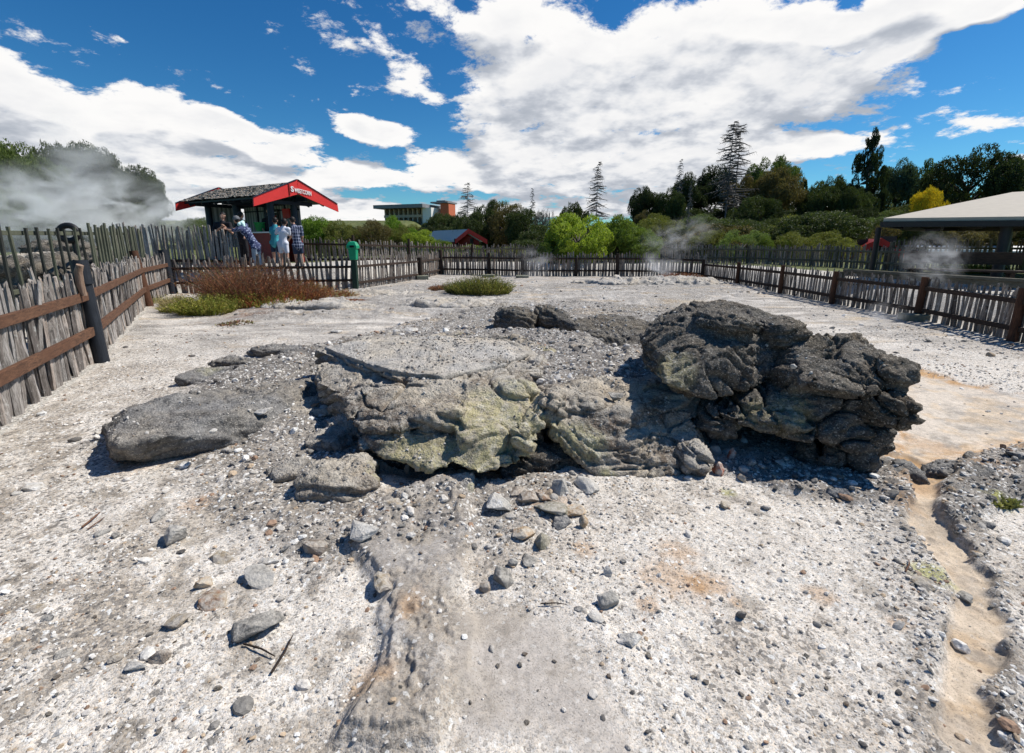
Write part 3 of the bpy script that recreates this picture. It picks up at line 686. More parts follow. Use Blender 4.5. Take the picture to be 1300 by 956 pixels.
rock('rock_plate', 'flat pale grey sinter plate capping the central outcrop', 'rock plate', [
  C_([(412,440,.50),(460,430,.55),(560,426,.56),(640,432,.55),(672,446,.53),(640,462,.53),(560,478,.55),(500,470,.54),(440,452,.52)], thick=.06)],
  'rock_pale', voxel=.013, sm=1, big=.025, mid=.008, fine=.006, layer=.0, crack=.012, sc=1.3, seed=4, pit=.002)
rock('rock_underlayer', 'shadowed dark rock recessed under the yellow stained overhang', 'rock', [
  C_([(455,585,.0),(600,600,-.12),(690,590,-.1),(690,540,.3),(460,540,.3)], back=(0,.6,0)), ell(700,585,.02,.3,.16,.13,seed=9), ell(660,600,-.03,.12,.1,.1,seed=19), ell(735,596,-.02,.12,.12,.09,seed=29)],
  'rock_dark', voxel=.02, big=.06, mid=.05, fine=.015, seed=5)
rock('rock_shoulder', 'broad sloping dark grey rock between the yellow outcrop and right boulder', 'rock', [
  C_([(688,498,.44),(740,485,.45),(830,482,.42),(880,505,.36),(890,525,.3),(840,560,.2),(760,556,.24),(700,545,.3)], back=(0,.5,-.1)),
  C_([(700,540,.33),(780,520,.38),(870,520,.32),(903,572,.1),(880,598,.02),(800,616,-.03),(765,618,-.04),(748,590,.08),(700,560,.2)], back=(0,.8,.0)),
  C_([(815,466,.40),(850,470,.4),(890,500,.4),(888,535,.2),(850,520,.34)], back=(0,.3,-.2)),
  ell(700,520,.38,.12,.14,.13,seed=10), ell(880,580,.1,.12,.15,.12,seed=11), ell(740,520,.36,.2,.1,.1,seed=12)],
  'rock_grey', voxel=.015, big=.05, mid=.022, fine=.012, layer=.025, crack=.05, pit=.008, seed=6, sc=1.1, sulf=[(700,550,.28,.16),(745,560,.25,.2),(725,560,.2,.16),(770,608,.0,.1)],
  crust=[(720,590,.05,.25),(760,545,.28,.2),(830,520,.34,.22),(850,590,.04,.2),(690,560,.2,.14)])  # dark crust, with painted shade where the rock meets the ground
# the big dark boulder pair at right
rock('boulder', 'dark upper boulder resting on the right hand rock mass', 'boulder', [
  C_([(840,448,.78),(846,488,.62),(880,501,.52),(906,508,.48),(962,490,.55),(1005,470,.62),(1024,442,.76),(1010,412,.92),(960,390,1.08),(905,396,1.03),(862,408,.94),(930,440,.86),(870,440,.84)], back=(.05,.75,-.05)),
  ell(885,475,.6,.24,.2,.17,seed=13), ell(985,425,.88,.2,.25,.16,seed=14), ell(925,410,.98,.22,.3,.1,seed=15)],
  'rock_dark', voxel=.015, sm=2, big=.06, mid=.03, fine=.026, layer=.02, crack=.06, seed=7, sc=1.0, pit=.03, cell=.3, sulf=[(850,470,.68,.22),(1008,455,.72,.12)])
rock('rock_mass', 'massive craggy dark rock under and right of the upper boulder', 'rock', [
  C_([(1010,440,.84),(1040,424,.92),(1090,428,.9),(1115,452,.8),(1130,486,.64),(1100,500,.62),(1030,490,.66),(990,470,.68)], back=(0,.7,-.3)),
  C_([(960,500,.5),(1010,470,.62),(1100,490,.62),(1136,508,.5),(1140,540,.34),(1110,575,.2),(1060,565,.26),(985,540,.36),(920,532,.34)], back=(-.05,.75,0)),
  C_([(1080,540,.3),(1138,530,.36),(1134,572,.14),(1120,585,.06),(1070,592,.0)], back=(0,.7,0)),
  [v + np.array([0, .14, 0]) for v in C_([(890,528,.30),(925,518,.36),(985,524,.38),(980,545,.3),(930,552,.22),(895,555,.18)], back=(0,.5,0))],
  ell(912,535,.27,.14,.13,.14,seed=16), ell(1110,470,.7,.14,.3,.12,seed=17), ell(1112,512,.5,.13,.25,.12,seed=18), ell(1045,580,.06,.13,.14,.09,seed=20), ell(1090,575,.12,.1,.14,.12,seed=21),
  C_([(930,560,.02),(1100,575,-.1),(1100,520,.4),(930,530,.3)], back=(0,.5,0)) and [v + np.array([0,.4,0]) for v in C_([(930,565,-.1),(1110,580,-.15),(1110,520,.4),(930,530,.3)], back=(0,.4,0))]],
  'rock_dark', voxel=.016, sm=2, big=.05, mid=.032, fine=.026, layer=.03, crack=.10, seed=8, sc=1.0, pit=.03, cell=.4, sulf=[(1000,525,.42,.2),(960,530,.35,.16)])
rock('rock_shelf', 'crumbling grey ledge at the foot of the right rock mass', 'rock ledge', [
  ell(1135,600,-.02,.18,.16,.07,seed=22), ell(1105,604,-.03,.16,.1,.06,seed=23), ell(1010,606,-.05,.5,.12,.05,seed=24)], 'rock_slab', voxel=.014, big=.04, mid=.04, fine=.014, seed=9)
# rocks behind the outcrop
def simple(name, label, cat, px, py, z, rx, ry, rz, mat='rock_dark', tilt=0, seed=0, group=None, sulf=None, vox=.018, extra=(), **k):
    kw = dict(big=.05, mid=.035, fine=.014, layer=.02, crack=.03); kw.update(k)
    return rock(name, label, cat, [ell(px, py, z, rx, ry, rz, tilt, seed=seed)] + [ell(*e[:6], seed=seed + 40 + i) for i, e in enumerate(extra)], mat, voxel=vox, seed=seed, group=group, sulf=sulf, **kw)
simple('rock', 'dark rounded rock on the left of the pair behind the central outcrop', 'rock', 654, 408, .24, .42, .4, .26, seed=30)
simple('rock', 'dark rounded rock on the right of the pair behind the central outcrop', 'rock', 702, 404, .26, .40, .36, .24, seed=31, tilt=-8)
rock('rock', 'wide sloping grey rock behind and left of the upper boulder', 'rock', [
  C_([(715,410,.38),(770,398,.42),(830,408,.34),(842,425,.22),(835,442,.08),(790,450,.08),(740,425,.24)], back=(0,.5,-.2)), ell(765,430,.2,.35,.25,.14,seed=32)], 'rock_dark', voxel=.02, seed=12, big=.05, mid=.04, fine=.015, layer=.02)
rock('rock', 'tilted block with a dark underside in front of the sloping grey rock', 'rock', [
  C_([(705,440,.36),(745,432,.42),(768,448,.38),(760,470,.2),(738,472,.2),(712,456,.24)], back=(.05,.25,0)), ell(735,448,.34,.2,.14,.1,seed=33)], 'rock_grey', voxel=.014, seed=13, big=.03, mid=.03, fine=.012)
rock('rock_plate', 'thin sulphur yellow edged ledge behind the pale plate', 'rock ledge', [
  C_([(600,432,.40),(628,424,.46),(700,440,.44),(708,456,.36),(660,458,.34),(612,450,.34)], back=(0,.3,-.1)), ell(585,430,.34,.3,.15,.08,seed=34), ell(650,432,.42,.2,.14,.07,seed=35), ell(500,428,.33,.5,.15,.07,seed=36)], 'rock_grey', voxel=.015, seed=14, big=.03, mid=.03, fine=.01,
  sulf=[(625,440,.4,.3),(590,432,.36,.2),(690,450,.38,.2)])
rock('rock', 'crusted brown topped mound in front of the outcrop on the left', 'rock', [
  ell(430,610,.06,.26,.22,.13,seed=37), ell(385,600,.02,.26,.16,.09,seed=38), ell(455,600,.06,.16,.16,.12,seed=39)], 'rock_grey', voxel=.014, seed=15, big=.03, mid=.02, fine=.014, sulf=[(475,600,.1,.1)])
rock('rock', 'low triangular grey stone slab jutting out below the yellow overhang', 'rock slab', [
  C_([(520,624,.03),(560,640,.0),(600,632,.02),(602,602,.10),(590,598,.12),(540,610,.06)], back=(0,.1,-.15))], 'rock_pale', voxel=.01, seed=16, big=.015, mid=.01, fine=.006, layer=.005, crack=.01, sulf=[(600,618,.06,.05)])
for k, (px, py, z, rx, ry, rz, lab) in enumerate([(560,388,.05,1.3,.8,.17,'low weathered sinter hump in front of the green bush'), (400,392,.03,1.6,.6,.18,'low layered sinter hump in front of the red bush'),
      (830,362,.0,3.2,1.2,.3,'wide flat sinter rise below the far fence'), (480,376,.0,1.6,.7,.16,'low grey sinter shelf by the green litter bin post')]):
    simple('sinter_mound', lab, 'rock mound', px, py, z, rx, ry, rz, mat='rock_pale', seed=50 + k, vox=.05, big=.09, mid=.09, fine=.03, layer=.06, crack=.06, sc=.6)
simple('rock', 'low brown crusted rock between the left slab and the outcrop', 'rock', 445, 545, .05, .22, .2, .12, mat='rock_grey', seed=60, extra=[(400, 520, .05, .4, .3, .1), (420, 560, .03, .2, .2, .1)])
simple('rock', 'small jagged crust lump by the channel at the right edge', 'rock', 1222, 600, -.01, .3, .12, .07, mat='rock_slab', seed=61, vox=.013, extra=[(1265, 590, -.01, .2, .12, .06)])

# loose grit lying on the upper faces of the rocks
dr_ = np.random.default_rng(8); PV = []
for V_d, N_d in DEB:
    ok = np.where(N_d[:, 2] > .72)[0]
    if len(ok) == 0: continue
    span = np.ptp(V_d[:, 0]) * np.ptp(V_d[:, 1]); dist = V_d[:, 1].mean()
    k_ = int(min(1100, (span * (120 if V_d[:, 0].mean() < -1.6 else 280) if V_d[:, 2].max() < .85 else span * 70) / max(1, dist / 3.5) ** 1.5)); wgt = sstep(-.3, .5, fbm(V_d[ok] * 2.2 + 5, 3)) + .08
    PV.append(V_d[dr_.choice(ok, min(k_, len(ok)), replace=False, p=None if len(ok) <= k_ else wgt / wgt.sum())])
PV = np.concatenate(PV); n_d = len(PV); s_d = .004 * (4.2 ** (dr_.random(n_d) ** 2.2)) * np.clip(PV[:, 1] / 4, .9, 2)
Vd = (IV0 * (1 + .3 * perlin(IV0 * 2.1)[:, None]))[None] * (s_d[:, None] * dr_.uniform(.6, 1.3, (n_d, 3)))[:, None, :]
a_ = dr_.random(n_d) * 6.28; ca_, sa_ = np.cos(a_)[:, None], np.sin(a_)[:, None]
Vd = np.stack([Vd[..., 0] * ca_ - Vd[..., 1] * sa_, Vd[..., 0] * sa_ + Vd[..., 1] * ca_, Vd[..., 2]], -1) + (PV + [0, 0, .002])[:, None, :]
pal_ = np.array([(.55, .52, .48), (.40, .37, .33), (.28, .26, .235), (.16, .15, .14), (.33, .27, .21)]); cd_ = pal_[dr_.choice(5, n_d, p=[.2, .25, .27, .18, .10])]
o = link('grit', npmesh('grit', Vd.reshape(-1, 3), (IF0[None] + (np.arange(n_d) * len(IV0))[:, None, None]).reshape(-1, 3), False, {'col': np.repeat(cd_, len(IV0), 0)}), M['gravel']); tag(o, 'fine loose grit lying on top of the rocks', 'grit', kind='stuff')

# ------------------------------------------------------------------ single stones that can be picked out
def stone_mat(name, c, c2=None, sp=.5):
    n = NT(name); p = n.obj(); a = n.noise(p, 9, 8, .7); b = n.noise(p, 60, 5, .7)
    col = n.ramp(a, [(.33, [q * .55 for q in c]), (.5, c), (.68, [min(1, q * 1.3) for q in c])])
    if c2: col = n.mix(n.mr(n.noise(n.vm('ADD', p, (2, 7, 3)), 11, 4, .6), .46, .58), col, c2)
    col = n.mix(n.mr(b, .6, .72, 0, sp), col, [q * .4 for q in c])
    ge = n.n('ShaderNodeNewGeometry'); s_ = n.n('ShaderNodeSeparateXYZ'); n.put(s_.inputs[0], ge.outputs['Normal'])
    pw = n.noise(ge.outputs['Position'], 35, 5, .7); col = n.mix(n.math('MULTIPLY', n.mr(s_.outputs[2], .1, .9, .15, .75), n.mr(pw, .40, .60)), col, (.52, .485, .43))
    return n.out(col, .9, n.bump(n.math('ADD', a, n.math('MULTIPLY', b, .6)), 1, .018), spec=.2)
SM = {'grey': stone_mat('stone_grey', (.32, .305, .28), (.45, .43, .40)), 'dark': stone_mat('stone_dark', (.17, .16, .145), (.27, .255, .23)), 'white': stone_mat('stone_white', (.66, .64, .61), (.5, .47, .42), .2),
      'pale': stone_mat('stone_pale', (.46, .44, .41), (.6, .58, .54)), 'tan': stone_mat('stone_tan', (.38, .31, .22), (.3, .26, .22)), 'rust': stone_mat('stone_rust', (.24, .14, .085), (.36, .29, .21)),
      'red': stone_mat('stone_red', (.30, .09, .05), (.5, .42, .37)), 'orange': stone_mat('stone_orange', (.42, .29, .17), (.55, .48, .38)), 'green': stone_mat('stone_green', (.22, .205, .15), (.36, .32, .25)), 'slate': stone_mat('stone_slate', (.10, .105, .115)), 'brown': stone_mat('stone_brown', (.24, .185, .14), (.38, .32, .26))}
def stone_mesh(seed, ax=1, ay=.85, az=.7, sub=3, ang=.5):
    r = np.random.default_rng(seed + 100)
    b = bmesh.new(); q = r.normal(size=(int(13 + 12 * (1 - ang)), 3)); q /= np.linalg.norm(q, axis=1)[:, None]
    m_ = bmesh.new(); hull(m_, q * r.uniform(.8, 1.05, (len(q), 1))); bmesh.ops.triangulate(m_, faces=m_.faces)
    bmesh.ops.subdivide_edges(m_, edges=m_.edges, cuts=sub * 2, use_grid_fill=True)
    bmesh.ops.smooth_vert(m_, verts=m_.verts, factor=.6 - .3 * ang, use_axis_x=True, use_axis_y=True, use_axis_z=True)
    m_.normal_update(); V = np.array([v.co[:] for v in m_.verts]); N = np.array([v.normal[:] for v in m_.verts])
    V += N * (.09 * fbm(V * 2 + seed, 3) + .035 * fbm(V * 7 + seed, 3))[:, None]
    for v, c_ in zip(m_.verts, V * np.array([ax, ay, az])): v.co = c_
    for f in m_.faces: f.smooth = ang < .6
    me = bpy.data.meshes.new('stone'); m_.to_mesh(me); m_.free(); return me
STONES = [
 (220,694,37,40,'grey','angular grey stone with a white upper face standing alone in left gravel',.9), (322,812,62,44,'dark','large dark grey pockmarked stone at the bottom left',.65),
 (397,705,37,30,'brown','grey brown blocky stone just left of the big light slab stone',.7), (455,692,54,34,'pale','big light blue grey slab stone in the lower middle',.9),
 (628,655,38,36,'white','bright cream angular stone below the yellow overhang',1), (714,630,28,30,'grey','upright grey block leaning beside the rounded orange edged stone',.9),
 (746,624,40,20,'pale','smooth grey stone with an orange edge at the foot of the shoulder rock',.5), (690,700,28,32,'green','greenish brown upright stone below the flat dark one',.5),
 (712,669,30,16,'slate','flat dark green grey stone under the block pile',.5), (741,672,12,22,'orange','small upright orange stone on white gravel',.4),
 (664,684,26,20,'orange','orange brown stone left of the greenish upright one',.7), (638,744,36,32,'dark','rounded grey layered stone in the bottom centre',.3),
 (616,752,16,18,'brown','small round brown grey pebble left of the layered stone',.3), (652,720,15,15,'grey','small pinkish grey pebble above the layered stone',.3),
 (771,774,34,30,'grey','cracked round grey disc of stone in white gravel',.3), (772,735,12,28,'white','thin upright white shard in the bottom centre',1),
 (757,788,20,14,'white','small white pebble under the cracked disc stone',.4), (800,818,34,24,'white','white angular stone at the bottom right of the cracked disc',.8),
 (486,748,40,28,'tan','tan crusty stone with a dark hollow on its left side',.6), (170,854,32,22,'pale','flat pale square stone at the bottom left edge',1),
 (202,842,30,24,'brown','brown stone with dark hole beside the pale square stone',.7), (228,794,40,16,'tan','long tan flake of sinter lying in left gravel',.9),
 (258,750,22,24,'orange','orange and white flat stone above the rusty lump',.9), (269,770,42,18,'rust','rusty brown lump left of the large pockmarked stone',.5),
 (330,740,52,14,'grey','long flat dull grey stone above the pockmarked one',.7), (342,716,30,14,'white','flat white stone in the left foreground',1),
 (232,596,20,15,'white','bright white stone just below the smooth left slab',.9), (40,622,28,10,'white','flat white shard near the left fence foot',1),
 (20,629,15,8,'white','tiny white flake left of the flat shard by the fence',1), (912,606,18,26,'red','brick red pointed stone at the shoulder rock foot',1),
 (930,586,15,22,'red','red and white split stone behind the pointed red one',.9), (906,582,20,24,'grey','pinkish grey block wedged left of the red stones',.8),
 (955,592,15,14,'grey','small grey stone in the shade under the right rock mass',.5), (942,612,12,14,'orange','small orange chip in front of the red stones',.6),
 (1066,632,26,20,'slate','dark pointed stone in the grey rubble under the boulder',.9), (1256,671,24,14,'slate','blue grey triangular stone right of the channel',.9),
 (1290,585,22,16,'slate','blue grey stone at the right edge above the crust',.8), (1226,762,28,14,'dark','elongated dark stone lying in the channel',.3),
 (922,645,20,14,'tan','small tan pebble on the white gravel below the shoulder',.6), (1144,688,14,10,'white','white flake left of the channel',.8),
 (1175,746,26,12,'tan','pinkish flake beside the mossy channel edge',.7), (1176,776,14,10,'rust','small rust brown stone under the pinkish flake',.7),
 (1241,706,14,9,'orange','orange pebble right of the channel',.4), (128,680,20,14,'grey','grey pebble by the thin brown sticks on the left',.3),
 (146,684,14,12,'dark','dark pointed pebble right of the grey one at left',.8), (361,701,15,12,'slate','round slate grey pebble left of the grey brown block',.2),
 (45,776,20,12,'tan','peach coloured pebble at the lower left',.6), (60,789,13,12,'slate','blue slate chip under the peach pebble',.7),
 (144,842,20,15,'tan','cream yellow pebble near the bottom left',.7), (78,835,22,12,'dark','grey wedge with rusty chip in the lower left',.8),
 (500,645,32,9,'tan','flat tan oblong chip on the grey crust',.9), (517,600,9,14,'tan','small egg shaped yellow stone under the overhang',.2),
 (513,634,12,12,'white','small white lump above the flat tan chip',.4), (280,714,34,12,'tan','thin rusty flake in the left foreground',.9),
 (200,660,24,12,'grey','dull grey pebble above the white topped stone',.5), (700,768,18,12,'brown','brown grey chip at the bottom centre',.7),
 (735,776,14,8,'slate','thin slate sliver right of the brown grey chip',.9), (670,715,26,8,'dark','dark splinter of stone beside the greenish upright one',.9),
 (690,636,22,18,'rust','rust stained stone at the top of the block pile',.8), (672,640,36,22,'brown','layered brown stone below the shadowed rock',.7),
 (700,655,44,24,'green','crusty greenish lump in the middle of the block pile',.4), (656,630,24,16,'brown','brown chunk against the shadowed rock',.8),
 (730,655,30,16,'orange','orange crusted stone below the upright grey block',.6), (426,423,18,7,'pale','whitish flat slab on the crust behind the outcrop',1),
 (502,424,16,9,'white','left one of three white stones behind the plate',.7), (520,423,20,9,'white','middle one of three white stones behind the plate',.8),
 (540,425,14,10,'pale','right one of three pale stones behind the plate',.5), (780,508,24,18,'dark','dark block on the gravelly slope beside the right boulder',.9),
 (930,401,14,6,'pale','pale chip lying on top behind the upper boulder',.9), (1008,468,10,8,'white','small white stone in the cleft of the right rocks',.5),
 (335,525,24,8,'pale','pale lilac splinter on the left slab edge',1), (352,470,12,8,'white','small yellowish white stone behind the left ledge',.5),
 (270,550,12,8,'white','small white stone on the rim of the left slab',.5), (830,468,26,10,'pale','pale rounded stone left of the upper boulder',.4),
 (1183,545,0,0,'grey','',0)]
for k, (px, py, wpx, hpx, mt, lab, ang) in enumerate(STONES):
    if not wpx: continue
    z0 = .03
    onrock = {(780,508): .42, (930,401): 1.05, (1008,468): .74, (335,525): .20, (270,550): .26, (517,600): .0}.get((px, py))
    for _ in range(3):
        if onrock is None:
            c_ = G(px, py - hpx * .15, z0); z0 = TZ(c_[0], c_[1], True)
        else: z0 = onrock; c_ = G(px, py - hpx * .15, z0)
    d_ = math.hypot(c_[1], c_[0]) * .5 + c_[1] * .5
    dep = c_[1] / ray(px, py)[1]; w_ = wpx * dep / FPX * .5 * (1.3 if 600 < px < 770 and py < 715 else 1.12)
    vis = math.atan2(CAMH - z0, c_[1]); h_ = max(w_ * .3, (hpx * dep / FPX * .5 * 1.05 - w_ * .5 * math.sin(vis)) / math.cos(vis) * 1.0)
    h_ = min(h_, w_ * 1.5)
    me = stone_mesh(k, w_, w_ * random.uniform(.6, .95), h_, 2 if wpx < 25 else 3, ang)
    o = link('stone', me, SM[mt]); o.location = (c_[0], c_[1] + w_ * .2, z0 + h_ * .34); o.rotation_euler = (random.uniform(-.12, .12), random.uniform(-.15, .15), random.uniform(-.5, .5) if ang > .6 else random.uniform(0, 6))
    tag(o, lab, 'stone')
protos = {}
def grp_stones(N, mts, s0, s1, label, group, dens, seed):
    r = np.random.default_rng(seed); k = 0; used = 0
    while k < N and used < 4000:
        used += 1
        px, py = r.uniform(15, 1290), 400 + 540 * r.random() ** .8
        c_ = G(px, py); zz, mm = terrain([c_[0]], [c_[1]], True)
        if mm['sdF'][0] < .3 or r.random() > dens({q: v[0] for q, v in mm.items()}): continue
        s_ = r.uniform(s0, s1) * max(.8, min(2, c_[1] / 3)) ; mt = mts[r.integers(len(mts))]; key = (mt, int(r.integers(3)))
        if key not in protos:
            me = stone_mesh(500 + len(protos) * 3, 1, .8, .6, 2, .6); me.materials.append(SM[mt]); protos[key] = me
        o = bpy.data.objects.new('stone', protos[key]); C.objects.link(o)
        c_ = G(px, py, zz[0]); o.location = (c_[0], c_[1], TZ(c_[0], c_[1], True) + s_ * .25); o.scale = (s_, s_ * r.uniform(.7, 1), s_ * r.uniform(.6, 1)); o.rotation_euler = (r.uniform(-.2, .2), r.uniform(-.2, .2), r.uniform(0, 6))
        tag(o, label, 'stone', group); k += 1
grp_stones(70, ['rust', 'brown', 'brown', 'dark'], .009, .02, 'small loose dark brown stone lying in the pale gravel', 'small dark brown stones in the gravel', lambda m: .6 * (m['pool'] < .5) * (m['chan'] < .3), 1)
grp_stones(75, ['grey', 'slate', 'dark', 'grey'], .014, .034, 'fist sized broken grey stone in the rubble around the rocks', 'broken grey stones around the rocks', lambda m: (m['apron'] * .7 + m['scree'] * .6 + m['crustr'] + m['mid'] * .5) * (1 - m['chan']), 2)
grp_stones(55, ['white', 'pale', 'tan'], .01, .022, 'small pale loose stone lying on the gravel', 'small pale stones on the gravel', lambda m: (.5 + m['mid']) * (m['chan'] < .3) * (m['pool'] < .3), 3)
# thin sticks
def stick(px, py, qx, qy, r, label, mat='rail'):
    a = G(px, py); b = G(qx, qy); a[2] = TZ(a[0], a[1], True) + .012; b[2] = TZ(b[0], b[1], True) + .014; m_ = (a + b) / 2 + np.array([.01, .0, .006])
    mb = MB(); mb.tube([a, m_, b], [r, r * .9, r * .5], 6, wob=.2); tag(mb.build('twig', M[mat]), label, 'twig')
stick(105, 673, 128, 655, .006, 'thin brown stick beside the grey pebble on the left', 'rail')
stick(112, 676, 134, 661, .004, 'thinner brown stick lying parallel below the other', 'rail')
stick(686, 772, 719, 774, .003, 'thin straight twig next to the brown grey chip', 'post_dark')
stick(345, 858, 372, 812, .005, 'dark twig lying on gravel right of the pockmarked stone', 'post_dark')
stick(310, 822, 350, 838, .004, 'dark twig pressed against the pockmarked stone', 'post_dark')
stick(1148, 734, 1152, 718, .004, 'short pink brown twig left of the channel', 'rail')
# ------------------------------------------------------------------ fences
def pickets(A, B, zA, zB, h, wd, gap, lean=.05, hv=.06, dep=.5, levels=5, sides=6, wob=.12, seed=0, bend=.02, base=-.05, split=.5, hA=None, hB=None, slope_top=None):
    """one panel of upright split stakes from A to B, returned as vertices, faces, tone"""
    r = np.random.default_rng(seed); A = np.array(A[:2], float); B = np.array(B[:2], float)
    Ln = np.linalg.norm(B - A); t = (B - A) / Ln; nrm = np.array([t[1], -t[0]])
    Vs, Fs, Ts = [], [], []; s = 0; k = 0; nv = 0
    while s < Ln:
        w_ = wd * r.uniform(.6, 1.35); c = A + t * (s + w_ / 2) + nrm * r.normal(0, .012); f = (s / Ln)
        z0 = zA * (1 - f) + zB * f + base; hh = (h if hA is None else hA * (1 - f) + hB * f) * (1 + r.normal(0, hv)) - base
        ln = r.normal(0, lean); ln2 = r.normal(0, lean * .5); bd = r.normal(0, bend)
        ang = np.linspace(0, 2 * PI, sides, endpoint=False) + r.uniform(0, 1)
        rad = 1 + r.normal(0, wob, sides)
        for j in range(levels):
            q = j / (levels - 1); zz = z0 + hh * q
            tap = (1 - .22 * q) * (1 + r.normal(0, wob * .35))
            if j == levels - 1: tap *= r.uniform(.62, .98)
            ox = ln * hh * (q - .4) + bd * math.sin(q * PI) + r.normal(0, wd * .05); oy = ln2 * hh * (q - .4)
            for i in range(sides):
                u = math.cos(ang[i]) * rad[i] * w_ * .5 * tap; v = math.sin(ang[i]) * rad[i] * w_ * dep * tap
                p_ = c + t * (u + ox) + nrm * (v + oy)
                top = (r.normal(0, wd * .25) if j == levels - 1 else 0)
                Vs.append((p_[0], p_[1], zz + top))
        for j in range(levels - 1):
            for i in range(sides):
                a, b = nv + j * sides + i, nv + j * sides + (i + 1) % sides
                Fs.append((a, b, b + sides, a + sides))
        tp = nv + (levels - 1) * sides
        for i in range(1, sides - 1, 2): Fs.append((tp, tp + i, tp + i + 1, tp + min(i + 2, sides - 1)))
        Ts += [r.random()] * (levels * sides); nv += levels * sides
        s += w_ * (1 + gap * r.uniform(.2, 1.8)); k += 1
    return np.array(Vs), np.array(Fs), np.array(Ts)
def panel(name, parent, mat, *a, **k):
    V, Fq, T = pickets(*a, **k)
    o = link(name, npmesh(name, V, Fq, k.get('levels', 5) < 5 and False, {'tone': T}), M[mat], parent); return o
def post(parent, x, y, z0, z1, r, mat, lean=(0, 0), sides=10, square=False, cap=None):
    mb = MB()
    top = (x + lean[0], y + lean[1], z1)
    if square: mb.beam((x, y, z0), top, r * 2, r * 2, up=(.1, 1, 0))
    else:
        zs = np.linspace(0, 1, 5); mb.tube([(x + lean[0] * q, y + lean[1] * q, z0 + (z1 - z0) * q) for q in zs], [r * (1.06 - .1 * q) for q in zs], sides, wob=.05)
    o = mb.build('post', M[mat], parent, .006 if square else 0)
    if cap:
        m2 = MB(); m2.tube([(x + lean[0] * cap, y + lean[1] * cap, z0 + (z1 - z0) * cap), (x + lean[0], y + lean[1], z1 + .004)], [r * 1.22, r * 1.15], 10, wob=.04); m2.build('post_cap', M['post_black'], o)
    return o
def rail(parent, A, B, w, h, mat, jit=.0):
    mb = MB(); A = Vector(A); B = Vector(B)
    mb.beam(A, B, w, h); return mb.build('rail', M[mat], parent, .006)
def g2(px, py): return G(px, py)
P1, P2, P3 = g2(130, 460), g2(190, 389), g2(220, 373)
P0 = P1 + (g2(0, 555) - P1) * 1.0; Pm = np.array([-3.0, .9, 0])
# near left fence
f = empty('picket_fence', P1); tag(f, 'near left fence of rough grey split stakes with two brown rails', 'fence', 'stake fences around the thermal ground')
f.location = (0, 0, 0)
def nleft(A, B):
    t = (B - A)[:2] / np.linalg.norm((B - A)[:2]); return np.array([t[1], -t[0], 0])   # towards the inside
for A, B, sd in ((Pm, P0, 1), (P0, P1, 2), (P1, P2, 3), (P2, P3, 4)):
    n_ = nleft(A, B); off = -.10
    A_, B_ = A + n_ * off, B + n_ * off
    panel('stake_panel', f, 'picket', A_, B_, 0, 0, 1.21, .088, .06, lean=.075, hv=.045, dep=.30, levels=10, sides=9, wob=.24, seed=sd, bend=.02, base=-.1)
    # a second, sparser layer fills gaps as split stakes lie over each other
    panel('stake_panel', f, 'picket', A_ - n_ * .06, B_ - n_ * .06, 0, 0, 1.12, .075, .45, lean=.16, hv=.06, dep=.3, levels=7, sides=7, wob=.2, seed=sd + 20, base=-.1)
    for zr, mm in ((.93, 'rail'), (.45, 'rail')):
        rail(f, A_ + n_ * .07 + [0, 0, zr], B_ + n_ * .07 + [0, 0, zr], .05, .11 if zr > .6 else .12, mm)
post(f, P1[0], P1[1], -.1, 1.40, .085, 'post_black', lean=(-.10, .06), sides=16, cap=.79)
post(f, P2[0], P2[1], -.1, 1.42, .10, 'post_brown', lean=(-.22, .05), sides=8)
post(f, P3[0], P3[1], -.1, 1.40, .14, 'post_black', lean=(-.12, 0), sides=12)
post(f, P0[0] - .02, P0[1] - .9, -.1, 1.3, .09, 'post_brown')
# bent offcut nailed to the top rail beside the black post
q = P1 + (P0 - P1) * .10 + nleft(P0, P1) * .03
mb = MB(); mb.tube([q + [0, 0, .96], q + [-.02, 0, 1.12], q + [-.02, .0, 1.27], q + [.02, .0, 1.36]], [.032, .042, .045, .04], 8, wob=.1); M['offcut'] = wood('offcut', (.12, .07, .045), (.38, .27, .2)); mb.build('bent_stake', M['offcut'], f)

def run(pts, h, mats, seed, label, posts=True, zr=(.32, .86), w=.07, gap=.55, zb=None, side=1, phs=None, pm='post_dark', rm='rail_dark', picket='picket_far', cat='fence', group='stake fences around the thermal ground', name='picket_fence', pr=.07, footing=(), lv=4, lean=.035, hv=.05, hs=None, railmats=None, offs=-.09, postsq=False, postlean=None):
    f = empty(name, (0, 0, 0)); tag(f, label, cat, group)
    for i in range(len(pts) - 1):
        A, B = np.array(pts[i], float), np.array(pts[i + 1], float); n_ = nleft(A, B) * side
        hA, hB = (hs[i], hs[i + 1]) if hs else (h, h)
        za, zb_ = A[2], B[2]
        panel('stake_panel', f, picket, A + n_ * offs, B + n_ * offs, za, zb_, h, w, gap, lean=lean, hv=hv, dep=.3, levels=lv, sides=5, seed=seed + i, hA=hA, hB=hB, base=-.08)
        for k, z in enumerate(zr):
            ro = n_ * (offs + w * .35 + .03)
            rail(f, A + ro + [0, 0, z * hA / h], B + ro + [0, 0, z * hB / h], .045, .085, rm)
    if posts:
        for i, P in enumerate(pts):
            ph = phs[i] if phs else h * 1.02
            if ph <= 0: continue
            post(f, P[0], P[1], P[2] - .1, P[2] + ph, pr, pm if isinstance(pm, str) else pm[i], sides=8, square=postsq, lean=(postlean or {}).get(i, (0, 0)))
    for P in footing:
        mb = MB(); mb.box((P[0], P[1] - .02, P[2] + .0), (P[3], P[4], .34), rz=P[5]); mb.build('concrete_footing', M['concrete'], f, .015)
    return f
def pt(px, py, z=0.0): return G(px, py, z)
P4 = pt(452, 368)
mid3 = (P3 + P4) / 2
